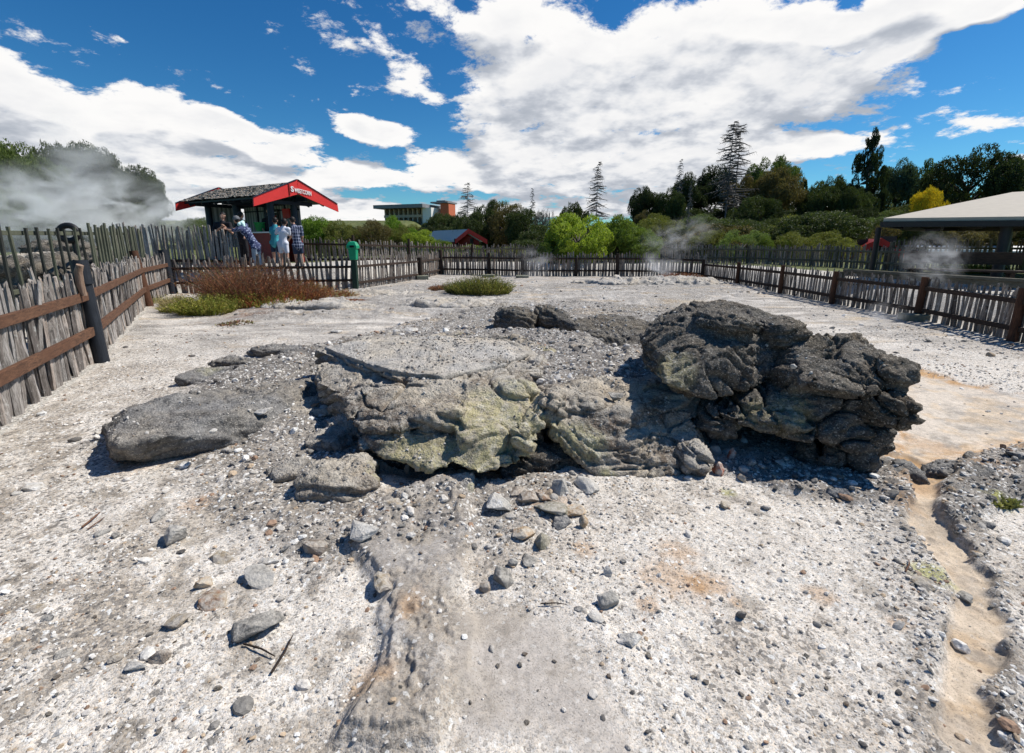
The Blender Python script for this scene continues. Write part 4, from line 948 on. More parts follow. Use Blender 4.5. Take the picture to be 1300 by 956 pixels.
P5, P6 = pt(534, 355), pt(560, 348.5)
run([P3, mid3, P4], 1.16, None, 40, 'stake fence behind the red brown bush running to the green litter bin post', zr=(.34, .80), w=.115, gap=.30, phs=[0, 0, 0], lv=5, rm='rail_dark', lean=.06, hv=.06)
run([P4, P5, P6], 1.12, None, 50, 'dark railed stake fence right of the green bin turning inward at its concrete footing', zr=(.24, .80), w=.105, gap=.30, phs=[0, .98, 1.25], lean=.04, pr=.11, footing=[(P5[0] + .1, P5[1] - .1, 0.02, .5, .45, .3)], pm='post_dark')
far = [P6] + [pt(*q) for q in [(621, 349.5), (663, 351), (731, 351), (783, 351), (842, 352), (891, 356)]]
run(far, 1.08, None, 60, 'long far stake fence with low dark rails crossing the middle distance', zr=(.28, .86), w=.10, gap=.16, phs=[0, 1.1, 1.1, .9, 1.1, .9, .9], pr=.085, footing=[(pt(620, 352)[0], pt(620, 352)[1], -.04, .6, .4, 0), (pt(663, 353)[0], pt(663, 353)[1], -.04, .6, .4, 0)])
RP = [pt(891, 356), pt(935, 363), pt(990, 373), pt(1055, 386), pt(1163, 406), pt(1284, 434)]
R6 = RP[-1] + (RP[-1] - RP[-2]) * 1.0; R7 = R6 + (R6 - RP[-1]); 
run(RP + [R6, R7], .86, None, 70, 'shaded stake fence with rust brown posts along the right side', zr=(.22, .68), w=.065, gap=.16, phs=[0, .9, .92, .88, .92, .9, .9, .9], pr=.065, pm='post_brown', lean=.05, postlean={4: (.03, 0), 5: (.06, .05), 3: (.02, 0)},
    footing=[(RP[4][0] - .12, RP[4][1] - .05, -.03, .45, .3, -.2)], lv=5)
# outer fences
tl = [AY(205, 330, 16.0), AY(262, 330, 17.5)]
for q in tl: q[2] = .5
run([np.array([-13.6, 15.4, .7]), np.array([-10.4, 15.75, .7]), np.array([-9.35, 15.9, .7])], 1.55, None, 90, 'tall pale stake screen in front of the woman at the kiosk', zr=(.35,), w=.10, gap=.12, posts=False, group='outer stake fences', lean=.02, hs=[1.5, 1.42, 1.2], picket='picket')
e0 = [AY(384, 330, 21), AY(450, 330, 21.5), AY(520, 330, 24), AY(600, 330, 27)]
for q in e0: q[2] = .5
run(e0, 1.2, None, 100, 'dark stake fence behind the green litter bin below the shrubs', zr=(.35, 1.0), w=.10, gap=.25, group='outer stake fences', hs=[1.28, 1.22, 1.1, .95], phs=[1.3, 1.45, 1.3, 1.0])
e1 = [AY(600, 330, 27), AY(700, 330, 28), AY(830, 330, 27), AY(950, 330, 25), AY(1060, 338, 21), AY(1165, 345, 17.5)]
for q in e1: q[2] = .5
run(e1, .95, None, 110, 'outer stake fence seen above the far fence below the bright green shrubs', zr=(.3, .75), w=.10, gap=.14, group='outer stake fences', pr=.05, rm='rail_grey', pm='rail_grey')
e2 = [AY(1130, 330, 19.5), AY(1205, 330, 18.5), AY(1300, 330, 17.5), AY(1450, 330, 16.5)]
for q in e2: q[2] = .55
run(e2, 1.15, None, 120, 'far right stake fence standing in front of the long white roof', zr=(.35, .85), w=.10, gap=.2, group='outer stake fences', phs=[1.1, 1.25, 1.2, 1.2], pr=.10, rm='rail_grey', pm='rail_grey')

# slatted lookout railing beyond the left fence
f = empty('slat_railing'); tag(f, 'thin dark mossy slat railing with a top bar above the left stake fence', 'railing')
A, B = np.array([-9.2, 4.6, .5]), np.array([-12.6, 14.6, .5])
A = AY(-60, 330, 5.6); A[2] = .5; B = AY(166, 330, 12.6); B[2] = .5
n_ = nleft(A, B); N_ = 19; ln_ = np.linalg.norm(B - A)
rail(f, A + [0, 0, 1.26], B + [0, 0, 1.36], .05, .07, 'slat_moss')
rail(f, A + [0, 0, .42], B + [0, 0, .42], .05, .07, 'slat_moss')
mbs = {0: MB(), 1: MB()}
for i in range(N_):
    t_ = (i + .5) / N_; p_ = A + (B - A) * t_ - n_ * -.05; ln = random.uniform(-.02, .02)
    mbs[i * 7 % 3 == 0].beam(p_ + [-.0, 0, .1], p_ + np.array([ln, ln, 1.36 + .12 * t_ + random.uniform(-.03, .03)]), .06, .03, up=n_); mbs[i * 7 % 3 == 0].build('slat', M['slat_dark' if i * 7 % 3 else 'slat_moss'], f); mbs = {0: MB(), 1: MB()}

f2 = empty('slat_railing'); tag(f2, 'closer set tall dark slats ending the railing behind the black fence post', 'railing')
A2 = B + (B - A) / ln_ * -3.6 + n_ * .15; B2 = B + n_ * .1 + (B - A) / ln_ * 1.2
for i in range(22):
    mb = MB(); p_ = A2 + (B2 - A2) * (i + .5) / 22; mb.beam(p_, p_ + np.array([random.uniform(-.04, .04), 0, 1.5 + random.uniform(-.05, .08)]), .09, .03, up=n_); mb.build('slat', M['slat_moss'], f2)

# pipe ring on the vent behind the railing
def torus(name, c, R_, r_, mat, ax, parent=None, seg=32):
    mb = MB(); c = Vector(c); ax = Vector(ax).normalized(); a = ax.cross(Vector((0, 0, 1))).normalized(); b = ax.cross(a)
    P = [c + a * math.cos(2 * PI * k / seg) * R_ + b * math.sin(2 * PI * k / seg) * R_ for k in range(seg)]
    V = []; F_ = []
    for k, p_ in enumerate(P):
        d_ = (p_ - c).normalized()
        for j in range(8): V.append(p_ + d_ * math.cos(j * PI / 4) * r_ + ax * math.sin(j * PI / 4) * r_)
    for k in range(seg):
        for j in range(8): F_.append((k * 8 + j, k * 8 + (j + 1) % 8, ((k + 1) % seg) * 8 + (j + 1) % 8, ((k + 1) % seg) * 8 + j))
    mb.add(V, F_, True); return mb.build(name, mat, parent)
M['black'] = paint('black', (.012, .012, .014), .5, .2)
vr = empty('vent_ring'); tag(vr, 'round black ring shaped vent rising behind the slat railing', 'vent')
vc = AY(87, 296, 12.5); torus('ring', vc, .20, .08, M['black'], (.3, -1, .1), vr)
mb = MB(); mb.tube([(vc[0], vc[1] + .1, .4), (vc[0], vc[1] + .1, vc[2] - .2)], .05, 10); mb.build('stem', M['black'], vr)
mb = MB(); mb.box((vc[0], vc[1], vc[2]), (.3, .05, .12)); mb.build('crossbar', M['black'], vr)
# stony ground beyond the railing
for k, (px, py, Y_r, rx, rz, mt, lab) in enumerate([(30, 348, 9.5, .9, .35, 'rock_dark', 'grey rock heap seen between the leftmost railing slats'), (52, 322, 13, 1.0, .25, 'rock_grey', 'orange tinged pale rock bank behind the left slats'), (90, 316, 14, 1.3, .3, 'rock_dark', 'mossy rock bank below the round vent'),
       (70, 338, 10.5, .9, .4, 'rock_dark', 'dark rock heap behind the slats beside the curved offcut'), (110, 332, 13, 1.0, .4, 'rock_dark', 'rock heap behind the black fence post'), (10, 332, 11, .8, .3, 'rock_dark', 'low dark rock at the far left edge behind the railing')]):
    c_ = AY(px, py, Y_r); c_[2] -= .1
    r_ = rock('rock', lab, 'rock', [[c_ + v for v in (np.random.default_rng(k).normal(size=(40, 3)) * [rx * .5, .35, rz * .5]).clip([-rx, -.6, -rz], [rx, .6, rz])], [np.array([c_[0] + a, c_[1] + b, z]) for a in (-rx, rx) for b in (-.5, .5) for z in (.2, c_[2] - rz * .2)]], mt, voxel=.05, big=.1, mid=.1, fine=.03, sc=.8, seed=80 + k)

# ------------------------------------------------------------------ litter bin on its post
bp = empty('bin_post', (P4[0], P4[1], 0)); tag(bp, 'dark green square post carrying the green litter bin', 'post')
mb = MB(); mb.box((0, 0, .48), (.17, .17, 1.1)); o = mb.build('post', M['post_black'], bp, .008)
M['green_dark'] = paint('green_dark', (.008, .03, .02), .5); o.data.materials[0] = M['green_dark']
M['green_bin'] = paint('green_bin', (.01, .26, .13), .35, .08, .05); M['hole'] = paint('hole', (.005, .01, .008), .9)
b_ = empty('litter_bin', (P4[0], P4[1], 1.04)); b_.scale = (.74, .74, .86); tag(b_, 'bright green litter bin with hooded top on the fence post', 'litter bin')
mb = MB(); ring = lambda s_, z: [(sx * s_, sy * s_, z) for sx, sy in ((-1, -1), (1, -1), (1, 1), (-1, 1))]
V_ = ring(.15, 0) + ring(.185, .45); mb.add(V_, [(3, 2, 1, 0), (4, 5, 6, 7)] + [(i, (i + 1) % 4, 4 + (i + 1) % 4, 4 + i) for i in range(4)]); mb.build('bin_body', M['green_bin'], b_, .02)
mb = MB(); V_ = ring(.235, .44) + ring(.235, .56) + ring(.15, .70) + ring(.05, .73)
mb.add(V_, [(3, 2, 1, 0), (12, 13, 14, 15)] + [(j * 4 + i, j * 4 + (i + 1) % 4, j * 4 + 4 + (i + 1) % 4, j * 4 + 4 + i) for j in range(3) for i in range(4)]); hd = mb.build('hood', M['green_bin'], b_, .02)
mb = MB(); mb.box((0.03, -.236, .53), (.2, .03, .08)); mb.build('opening', M['hole'], hd)

# ------------------------------------------------------------------ kiosk
KO = Vector((-8.59, 19.05, 0)); kd = math.atan2(-.49, .87)   # +u towards the gable front
K = empty('kiosk', KO, kd); tag(K, 'open sided red and navy kiosk with a shingled gable roof on the left', 'kiosk')
M['red'] = paint('red', (.62, .035, .03), .45, .08, .1); M['red_dark'] = paint('red_dark', (.22, .015, .012), .5, .1)
M['navy'] = paint('navy', (.012, .022, .038), .5, .2); M['white'] = paint('white', (.75, .75, .73), .5, .05)
n = NT('shingle'); p = n.obj(); br = n.n('ShaderNodeTexBrick'); n.put(br.inputs['Vector'], n.scale(p, 1, 1, 0)); br.inputs['Scale'].default_value = 3.2; br.offset = .5
br.inputs['Color1'].default_value = (.50, .43, .36, 1); br.inputs['Color2'].default_value = (.28, .24, .205, 1); br.inputs['Mortar'].default_value = (.03, .025, .02, 1); br.inputs['Mortar Size'].default_value = .03
ns = n.noise(n.scale(p, 3, 12, 3), 4, 5, .7); M['shingle'] = n.out(n.mix(1, br.outputs[0], n.mr(ns, .3, .7, .5, 1.7), 'MULTIPLY'), .9, n.bump(n.math('ADD', ns, br.outputs[1]), .8, .03))
n = NT('corrugated'); p = n.obj(); wv = n.n('ShaderNodeTexWave'); n.put(wv.inputs['Vector'], n.scale(p, 1, 1, 0)); wv.inputs['Scale'].default_value = 3.2; wv.bands_direction = 'DIAGONAL'
M['corrugated'] = n.out(n.mix(wv.outputs['Fac'], (.15, .16, .16), (.42, .43, .43)), .45, n.bump(wv.outputs['Fac'], .8, .02), spec=.5)
L0, HW, ZA, ZE = 5.5, 1.55, 3.95, 3.30
def slab(side):   # roof slope, shingle courses built as overlapping boards
    mb = MB(); nC = 9
    for k in range(nC):
        a, b = k / nC, (k + 1.25) / nC
        y0, y1 = side * (HW + .12) * min(a, 1), side * (HW + .12) * min(b, 1.02)
        z0 = ZA - (ZA - ZE) * a + .045; z1 = ZA - (ZA - ZE) * b + .045
        nx = 46
        for i in range(nx):
            x0 = -L0 + L0 * i / nx + .005; x1 = -L0 + L0 * (i + 1) / nx - .005; j = random.uniform(-.018, .018); e = random.uniform(-.02, .03)
            V_ = [(x0, y0, z0), (x1, y0, z0), (x1, y1 + side * e, z1 + .03 + j), (x0, y1 + side * e, z1 + .03 + j)]
            V_ += [(q[0], q[1], q[2] - .025) for q in V_]
            mb.add(V_, [(0, 1, 2, 3), (7, 6, 5, 4), (0, 4, 5, 1), (1, 5, 6, 2), (2, 6, 7, 3), (3, 7, 4, 0)])
    return mb
rf = slab(-1); r2_ = slab(1); rf.add(r2_.v, r2_.f); roof = rf.build('roof', M['shingle'], K)
mb = MB()
for s_ in (-1, 1):
    V_ = [(-L0 + .05, 0, ZA), (-.05, 0, ZA), (-.05, s_ * HW, ZE), (-L0 + .05, s_ * HW, ZE)]; V_ += [(a, b, c_ - .06) for a, b, c_ in V_]
    mb.add(V_, [(0, 1, 2, 3), (7, 6, 5, 4), (0, 4, 5, 1), (1, 5, 6, 2), (2, 6, 7, 3), (3, 7, 4, 0)])
    for k in range(6): mb.beam((-L0 + .4 + k * .95, 0.0 + s_ * .03, ZA - .12), (-L0 + .4 + k * .95, s_ * (HW - .05), ZE - .12), .06, .1)
mb.build('roof_lining', M['navy'], roof)
for x_, nm in ((.0, 'f'), (-L0, 'b')):
    for s_ in (-1, 1):
        mb = MB(); e = HW + .32; ze = ZA - (ZA - ZE) * e / HW; t_ = .05
        y0 = .0 if s_ < 0 else .012
        V_ = [(x_, 0, ZA + .10), (x_, s_ * e, ze + .08), (x_, s_ * (e + .03), ze - .24), (x_, 0, ZA - .44)]
        V_ = [(x_ + .03, b + (.006 * s_), c_) for a, b, c_ in V_] + [(x_ + .03 + t_, b + (.006 * s_), c_) for a, b, c_ in V_]
        mb.add(V_, [(3, 2, 1, 0), (4, 5, 6, 7), (0, 1, 5, 4), (1, 2, 6, 5), (2, 3, 7, 6), (3, 0, 4, 7)]); bb = mb.build('bargeboard', M['red'], K)
        mb = MB(); mb.beam((x_ + .055, s_ * .02, ZA + .115), (x_ + .055, s_ * e, ze + .095), .11, .02, up=(0, 0, 1)); mb.build('trim_strip', M['navy'], bb)
mb = MB(); mb.box((.10, -.40, ZA - .29), (.02, .035, .46)); mb.build('batten', M['red_dark'], K)
fc = bpy.data.curves.new('sign_lettering', 'FONT'); fc.body = 'Sweetcorn'; fc.size = .31; fc.extrude = .008; fc.align_x = 'LEFT'
# small capitals built by hand: large S, then smaller capitals
fc.body = 'S'; so = bpy.data.objects.new('t', fc); C.objects.link(so)
fd = bpy.data.curves.new('t2', 'FONT'); fd.body = 'WEETCORN'; fd.size = .25; fd.extrude = .008; fd.offset = .004; fc.offset = .008; sd_ = bpy.data.objects.new('t2', fd); C.objects.link(sd_)
dg_ = bpy.context.evaluated_depsgraph_get(); bmt = bmesh.new()
m1 = bpy.data.meshes.new_from_object(so.evaluated_get(dg_)); m2 = bpy.data.meshes.new_from_object(sd_.evaluated_get(dg_))
sl = .10
bmt.from_mesh(m1); bmesh.ops.translate(bmt, verts=bmt.verts, vec=(-.0, 0, 0)); nb = len(bmt.verts); bmt.from_mesh(m2); bmt.verts.ensure_lookup_table()
for v in bmt.verts[nb:]: v.co.x = v.co.x * .60 + .175; v.co.y *= 1.0
for v in bmt.verts:
    x_, y_ = v.co.x, v.co.y; ca, sa = math.cos(-sl), math.sin(-sl)
    v.co = Vector((.10 + v.co.z, -.34 + x_ * ca * .92, ZA - .36 + x_ * sa * .92 + y_ * .9))
ml = bpy.data.meshes.new('lettering'); bmt.to_mesh(ml); bmt.free(); bpy.data.objects.remove(so); bpy.data.objects.remove(sd_)
lt = link('lettering', ml, M['white'], K)
ZG = .5
pl_ = {'a': (-.9, -.62), 'b': (-1.05, .55), 'c': (-3.1, -.72), 'd': (-5.2, -.72), 'e': (-5.2, .6), 'g': (-3.0, .6)}
for k, (x_, y_) in pl_.items():
    mb = MB(); mb.tube([(x_, y_, ZG - .2), (x_, y_, 3.52 - abs(y_) * .25)], .13, 14); mb.build('post', M['navy'], K)
mb = MB()
for s_ in (-.68, .6): mb.beam((-5.3, s_, 3.38), (-.3, s_, 3.38), .14, .18)
for x_ in (-.9, -3, -5.0): mb.beam((x_, -1.3, 3.22), (x_, 1.3, 3.22), .12, .14)
mb.build('beam', M['navy'], K)
# corrugated screen walls behind the counter, their frames, red counter
mb = MB(); mb.box((-2.95, .75, 2.35), (4.0, .03, 1.7)); w1_ = mb.build('wall_panel', M['corrugated'], K)
mb = MB(); mb.box((-5.15, 0, 2.3), (.03, 1.2, 1.8)); w2_ = mb.build('wall_panel', M['corrugated'], K)
mb = MB(); mb.box((-2.95, .72, 3.0), (4.0, .04, .05)); mb.box((-1.9, .71, 2.3), (.06, .05, 1.9)); mb.box((-3.9, .71, 2.3), (.06, .05, 1.9)); mb.build('frame', M['navy'], w1_)
mb = MB(); mb.box((-2.95, .70, 1.2), (4.0, .12, 1.2)); mb.build('lower_wall', M['red_dark'], K)
mb = MB(); mb.box((-2.2, -.35, 1.35), (2.3, .5, 1.3)); cn = mb.build('counter', M['red_dark'], K)
mb = MB(); mb.box((-2.2, -.38, 2.03), (2.45, .62, .05)); mb.build('counter_top', M['white'], cn)
mb = MB(); mb.box((-2.6, .66, 2.5), (.6, .03, 1.1)); bd_ = mb.build('menu_board', M['black'], K)
for k in range(6):
    mb = MB(); mb.box((-2.6 + random.uniform(-.03, .03), .638, 2.92 - k * .17), (.46 - .04 * (k % 3), .01, .03)); mb.build('menu_line', M['red' if k % 2 else 'white'], bd_)
mb = MB(); mb.box((-1.75, .66, 2.85), (.5, .03, .4)); mb.build('small_poster', M['red'], K)
def world_of(e, v): return Matrix.Translation(e.location) @ Matrix.Rotation(e.rotation_euler.z, 4, 'Z') @ Vector(v)
tb = world_of(K, (-2.0, -.4, 2.056)); t = empty('plastic_tub', tb); tag(t, 'green plastic tub standing on the kiosk counter', 'tub')
M['green_tub'] = paint('green_tub', (.01, .22, .05), .4, .05)
mb = MB(); mb.tube([(0, 0, 0), (0, 0, .15), (0, 0, .34), (0, 0, .36)], [.19, .21, .24, .26], 20); mb.build('tub_body', M['green_tub'], t)
mb = MB(); mb.tube([(0, 0, .355), (0, 0, .385)], [.275, .275], 20); mb.build('rim', M['green_tub'], t)

# ------------------------------------------------------------------ right hand shelter with boardwalk rail
S_ = empty('shelter'); tag(S_, 'open shelter with a wide cream roof on dark posts at the right', 'shelter')
M['cream_roof'] = paint('cream_roof', (.42, .375, .31), .8, .06, .1); M['dark_steel'] = paint('dark_steel', (.02, .018, .02), .45, .2)
a0 = AY(1122, 277, 13.5); a1 = AY(1310, 270, 11.0); zt = a0[2]
a0 = np.array([a0[0], a0[1], zt]); ridge0 = AY(1302, 243, 15.0)
ev = [a0, np.array([16.8, 9.0, zt - .1]), np.array([20.5, 17.0, zt]), np.array([16.4, 19.0, zt])]
rp = [np.array([ridge0[0] - .2, 15.2, ridge0[2] - .0]), np.array([ridge0[0] + 2.2, 14.2, ridge0[2] + .1])]
mb = MB(); V_ = ev + rp; V_ = V_ + [v - np.array([0, 0, .09]) for v in V_]
Ft = [(0, 1, 5, 4), (1, 2, 5), (2, 3, 4, 5), (3, 0, 4)]; mb.add(V_, Ft + [tuple(i + 6 for i in reversed(f_)) for f_ in Ft] + [(i, 6 + i, 6 + (i + 1) % 4, (i + 1) % 4) for i in range(4)])
rs = mb.build('roof', M['cream_roof'], S_)
mb = MB()
for i in range(4): 
    A, B = ev[i], ev[(i + 1) % 4]; mb.beam(A - [0, 0, .17], B - [0, 0, .17], .12, .15)
mb.build('fascia', M['dark_steel'], rs)
mb = MB()
for q_ in np.linspace(.06, .94, 9):
    A = ev[0] * (1 - q_) + ev[1] * q_; B = ev[3] * (1 - q_) + ev[2] * q_; mb.beam(A * .95 + B * .05 - [0, 0, .22], B * .95 + A * .05 - [0, 0, .22], .07, .12)
mb.build('rafter', M['dark_steel'], rs)
for px, Y_p, r_ in ((1114, 16.8, .085), (1276, 12.2, .12)):
    c_ = AY(px, 300, Y_p); mb = MB(); mb.tube([(c_[0], c_[1], .3), (c_[0] + .0, c_[1], zt - .16)], r_, 12); mb.build('post', M['dark_steel'], S_)
mb = MB(); mb.tube([(17.5, 16.5, .3), (17.5, 16.5, zt + .2)], .12, 12); mb.build('post', M['dark_steel'], S_)
# weathered boardwalk handrail behind the right fence
f = empty('boardwalk_rail'); tag(f, 'heavy olive grey timber handrail behind the right stake fence', 'handrail')
A = AY(1072, 343, 13.3); B = AY(1330, 358, 9.6); rail(f, A, B, .14, .07, 'rail_grey'); rail(f, A - [0, 0, .1], B - [0, 0, .1], .05, .12, 'rail_grey')
A1_, B1_ = A - [0, 0, .42], B - [0, 0, .45]; rail(f, A1_, B1_, .05, .13, 'rail_grey')
for t_ in (.0, .3, .55, .72, .95): q = A + (B - A) * t_; post(f, q[0], q[1] + .06, .2, q[2] - .04, .055, 'rail_grey', square=True)
f = empty('bench', (11.3, 11.6, .5), -.6); tag(f, 'dark plank bench half hidden behind the right handrail', 'bench')
mb = MB(); mb.box((0, 0, .45), (2.2, .4, .05)); mb.build('seat', M['rail_dark'], f); mb = MB(); mb.box((0, .22, .75), (2.2, .05, .3)); mb.build('backrest', M['rail_dark'], f)
for s_ in (-.9, .9): mb = MB(); mb.box((s_, 0, .22), (.08, .36, .42)); mb.build('leg', M['rail_dark'], f)

# ------------------------------------------------------------------ buildings beyond
M['concrete_wall'] = paint('concrete_wall', (.55, .41, .29), .85, .12); M['window'] = paint('window', (.03, .03, .03), .5, .1, 0, spec=.3); M['orange_wall'] = paint('orange_wall', (.50, .13, .06), .7, .06)
M['white_wall'] = paint('white_wall', (.72, .71, .68), .7, .04); M['grey_roof'] = paint('grey_roof', (.20, .20, .21), .6, .12); M['iron_roof'] = paint('iron_roof', (.42, .46, .50), .45, .06)
def gz(y, zpx, px): return AY(px, zpx, y)[2]
Yh = 170.0; c0 = AY(487, 262, Yh); c1 = AY(540, 259, Yh - 6); wv_ = c1 - c0; Lw = np.linalg.norm(wv_[:2]); an = math.atan2(wv_[1], wv_[0])
H_ = empty('hotel', (c0[0], c0[1], 0), an); tag(H_, 'distant five storey balconied hotel block with an orange lift tower', 'hotel')
ztop = c0[2] - 1.0; zb_ = 4.0; hgt = ztop - zb_
mb = MB(); mb.box((Lw / 2 - .6, 7.2, zb_ + hgt / 2), (Lw - 1.2, 12, hgt)); mb.build('wall', M['concrete_wall'], H_)
mb = MB(); mb.box((Lw + 1.2, 6, zb_ + hgt / 2), (3.4, 14.5, hgt + .1)); mb.build('end_wall', M['white_wall'], H_)
mb = MB(); mb.box((Lw / 2 - .5, 5, ztop + .6), (Lw + 2.8, 17, 1.2)); mb.build('roof', M['grey_roof'], H_)
fl = 4; 
for j in range(fl):
    mb = MB(); mb.box((Lw / 2 - .6, .5, ztop - (j + 1) * 3.1 + .5), (Lw - 1.4, 1.5, .9)); mb.build('balcony', M['concrete_wall'], H_)
for i in range(9):
    mb = MB(); mb.box((.6 + i * (Lw - 2) / 8, .6, zb_ + hgt / 2), (.5, 1.6, hgt - .1)); mb.build('fin', M['concrete_wall'], H_)
for i in range(8):
    for j in range(fl):
        mb = MB(); mb.box((.6 + (i + .5) * (Lw - 2) / 8, 1.17, ztop - j * 3.1 - 1.1), ((Lw - 2) / 8 - .9, .1, 1.9)); mb.build('window', M['window'], H_)
tw = MB(); tw.box((Lw + 5.8, 5.5, zb_ + (hgt + 1.6) / 2), (3.2, 5, hgt + 1.6)); tw.build('tower', M['orange_wall'], H_)
tw = MB(); tw.box((Lw + 4.2, 5.5, ztop + 1.95), (6.8, 7, .5)); tw.box((Lw + 4.4, 5.5, ztop + 2.4), (3.5, 5, .5)); tw.build('tower_roof', M['grey_roof'], H_)
# gabled meeting house, low red house, long roofs
def gable_house(name, label, cat, px0, pxa, px1, ya, ye, Y0, Y1, length, roofm, wallm, bargem, back):
    """front gable from px0 to px1 with apex pxa; the ridge runs along `back`"""
    E0, E1, A_ = AY(px0, ye, Y0), AY(px1, ye, Y1), AY(pxa, ya, (Y0 + Y1) / 2); E1[2] = E0[2]
    bk = np.array([back[0], back[1], 0.0]) * length; h_ = empty(name, (0, 0, 0)); tag(h_, label, cat)
    mb = MB(); t_ = np.array([0, 0, .18])
    for a, b in ((E0, A_), (A_, E1)):
        V_ = [a, b, b + bk, a + bk]; V_ += [v - t_ for v in V_]; mb.add(V_, [(0, 1, 2, 3), (7, 6, 5, 4), (0, 4, 5, 1), (1, 5, 6, 2), (2, 6, 7, 3), (3, 7, 4, 0)])
    mb.build('roof', roofm, h_)
    fr = -np.array([back[0], back[1], 0.0]) * .12
    for a, b in ((E0, A_), (A_, E1)):
        mb = MB(); dn_ = np.array([0, 0, .42]); V_ = [a + fr + [0, 0, .05], b + fr + [0, 0, .05], b + fr - dn_, a + fr - dn_]; V_ += [v - fr * .6 for v in V_]
        mb.add(V_, [(0, 1, 2, 3), (7, 6, 5, 4), (0, 4, 5, 1), (1, 5, 6, 2), (2, 6, 7, 3), (3, 7, 4, 0)]); mb.build('bargeboard', bargem, h_)
    mb = MB(); i0 = E0 * .92 + E1 * .08 + bk * .12; i1 = E1 * .92 + E0 * .08 + bk * .12; ap = A_ + bk * .12 - [0, 0, .25]
    lo = lambda v: np.array([v[0], v[1], .3])
    V_ = [lo(i0), lo(i1), i1 - [0, 0, .1], ap, i0 - [0, 0, .1]]; V_ += [v + bk * .8 for v in V_]
    mb.add(V_, [(0, 1, 2, 3, 4), (9, 8, 7, 6, 5)] + [(i, 5 + i, 5 + (i + 1) % 5, (i + 1) % 5) for i in range(5)]); mb.build('wall', wallm, h_)
    m_ = (i0 + i1) / 2; w_ = (i1 - i0) / np.linalg.norm(i1 - i0); mb = MB()
    for s_ in (-.3, .3): mb = MB(); q = m_ + (i1 - i0) * s_ - bk * .004; mb.beam((q[0], q[1], .8), (q[0], q[1], 2.0), .9, .04, up=tuple(bk / length)); mb.build('window', M['window'], h_)
    return h_
gable_house('meeting_house', 'small house with grey iron roof and red gable boards behind the far fence', 'house', 577, 594, 618, 291, 305, 52, 49, 9, M['iron_roof'], M['red_dark'], M['red'], (-.55, .83))
gable_house('red_house', 'low dark red gabled house behind the slim shelter post', 'house', 1078, 1118, 1150, 303, 320, 31, 29, 6, M['red_dark'], M['red_dark'], M['red'], (.3, .95))
def long_roof(label, px0, px1, py0, py1, Y0, roofm, wallm, name='long_building'):
    h_ = empty(name); tag(h_, label, 'building'); A, B = AY(px0, py1, Y0), AY(px1, py1, Y0 - 1); A[2] = B[2] = (A[2] + B[2]) / 2; rt = AY((px0 + px1) / 2, py0, Y0 + 2.5)[2]
    mb = MB(); V_ = [A, B, np.array([B[0], B[1] + 3, rt]), np.array([A[0] + .6, A[1] + 3, rt])]; V_ += [v - [0, 0, .15] for v in V_]
    mb.add(V_, [(0, 1, 2, 3), (7, 6, 5, 4), (0, 4, 5, 1), (1, 5, 6, 2), (2, 6, 7, 3), (3, 7, 4, 0)]); mb.build('roof', roofm, h_)
    mb = MB(); mb.box(((A[0] + B[0]) / 2 + .2, A[1] + 1.8, A[2] / 2), (B[0] - A[0] - .6, 2.6, A[2] - .2)); mb.build('wall', wallm, h_)
    for k in range(4): mb = MB(); mb.box((A[0] + (B[0] - A[0]) * (k + .6) / 4.4, A[1] + .47, A[2] - .75), (.9, .05, .6)); mb.build('window', M['window'], h_)
long_roof('long low building with a blue grey roof behind the far right fence', 1174, 1272, 311, 317, 30, M['iron_roof'], M['red_dark'])
long_roof('low building with a bright white roof at the right edge', 1284, 1400, 312, 319, 29, M['white_wall'], M['red_dark'])
long_roof('flat white shed roof left of the far right fence', 1120, 1180, 319, 324, 33, M['iron_roof'], M['concrete_wall'], 'shed')
# ------------------------------------------------------------------ vegetation
def leaf_mat(name, trans=.35):
    n = NT(name); oi = n.n('ShaderNodeObjectInfo'); a = n.attr('lc')
    b = n.mix(1, oi.outputs['Color'], n.ramp(a, [(0, (.55, .6, .6)), (.4, (.9, .92, .92)), (.75, (1.15, 1.12, 1.0)), (1, (1.75, 1.55, 1.1))]), 'MULTIPLY')
    b = n.mix(.45, b, n.mix(1, b, n.mr(n.noise(n.pos(), .35, 3), .3, .7, .55, 1.5), 'MULTIPLY'))
    return n.out(b, .6, spec=.25, trans=n.mix(1, b, (1.3, 1.35, .7), 'MULTIPLY'))
M['leaf'] = leaf_mat('leaf')
M['bark'] = wood('bark', (.03, .024, .02), (.12, .10, .085), stretch=(6, 6, 1))
M['bark_grey'] = wood('bark_grey', (.07, .06, .055), (.20, .18, .165), stretch=(6, 6, 1))
def leaves(Pc, Nc, size, r, elong=1.6, jitter=.9):
    n = len(Pc); N = Nc + r.normal(0, jitter, (n, 3)); N /= np.linalg.norm(N, axis=1)[:, None]
    T = np.cross(N, r.normal(size=(n, 3))); T /= np.linalg.norm(T, axis=1)[:, None]; B = np.cross(N, T)
    s = size * r.uniform(.6, 1.4, n)[:, None]; el = elong * s
    fold = N * s * .25
    V = np.stack([Pc - T * el, Pc - B * s * .5 + fold, Pc + T * el, Pc + B * s * .5 + fold], 1).reshape(-1, 3)
    F = np.arange(4 * n).reshape(n, 4)
    return V, F, np.repeat(np.clip(r.normal(.5, .22, n), 0, 1), 4)
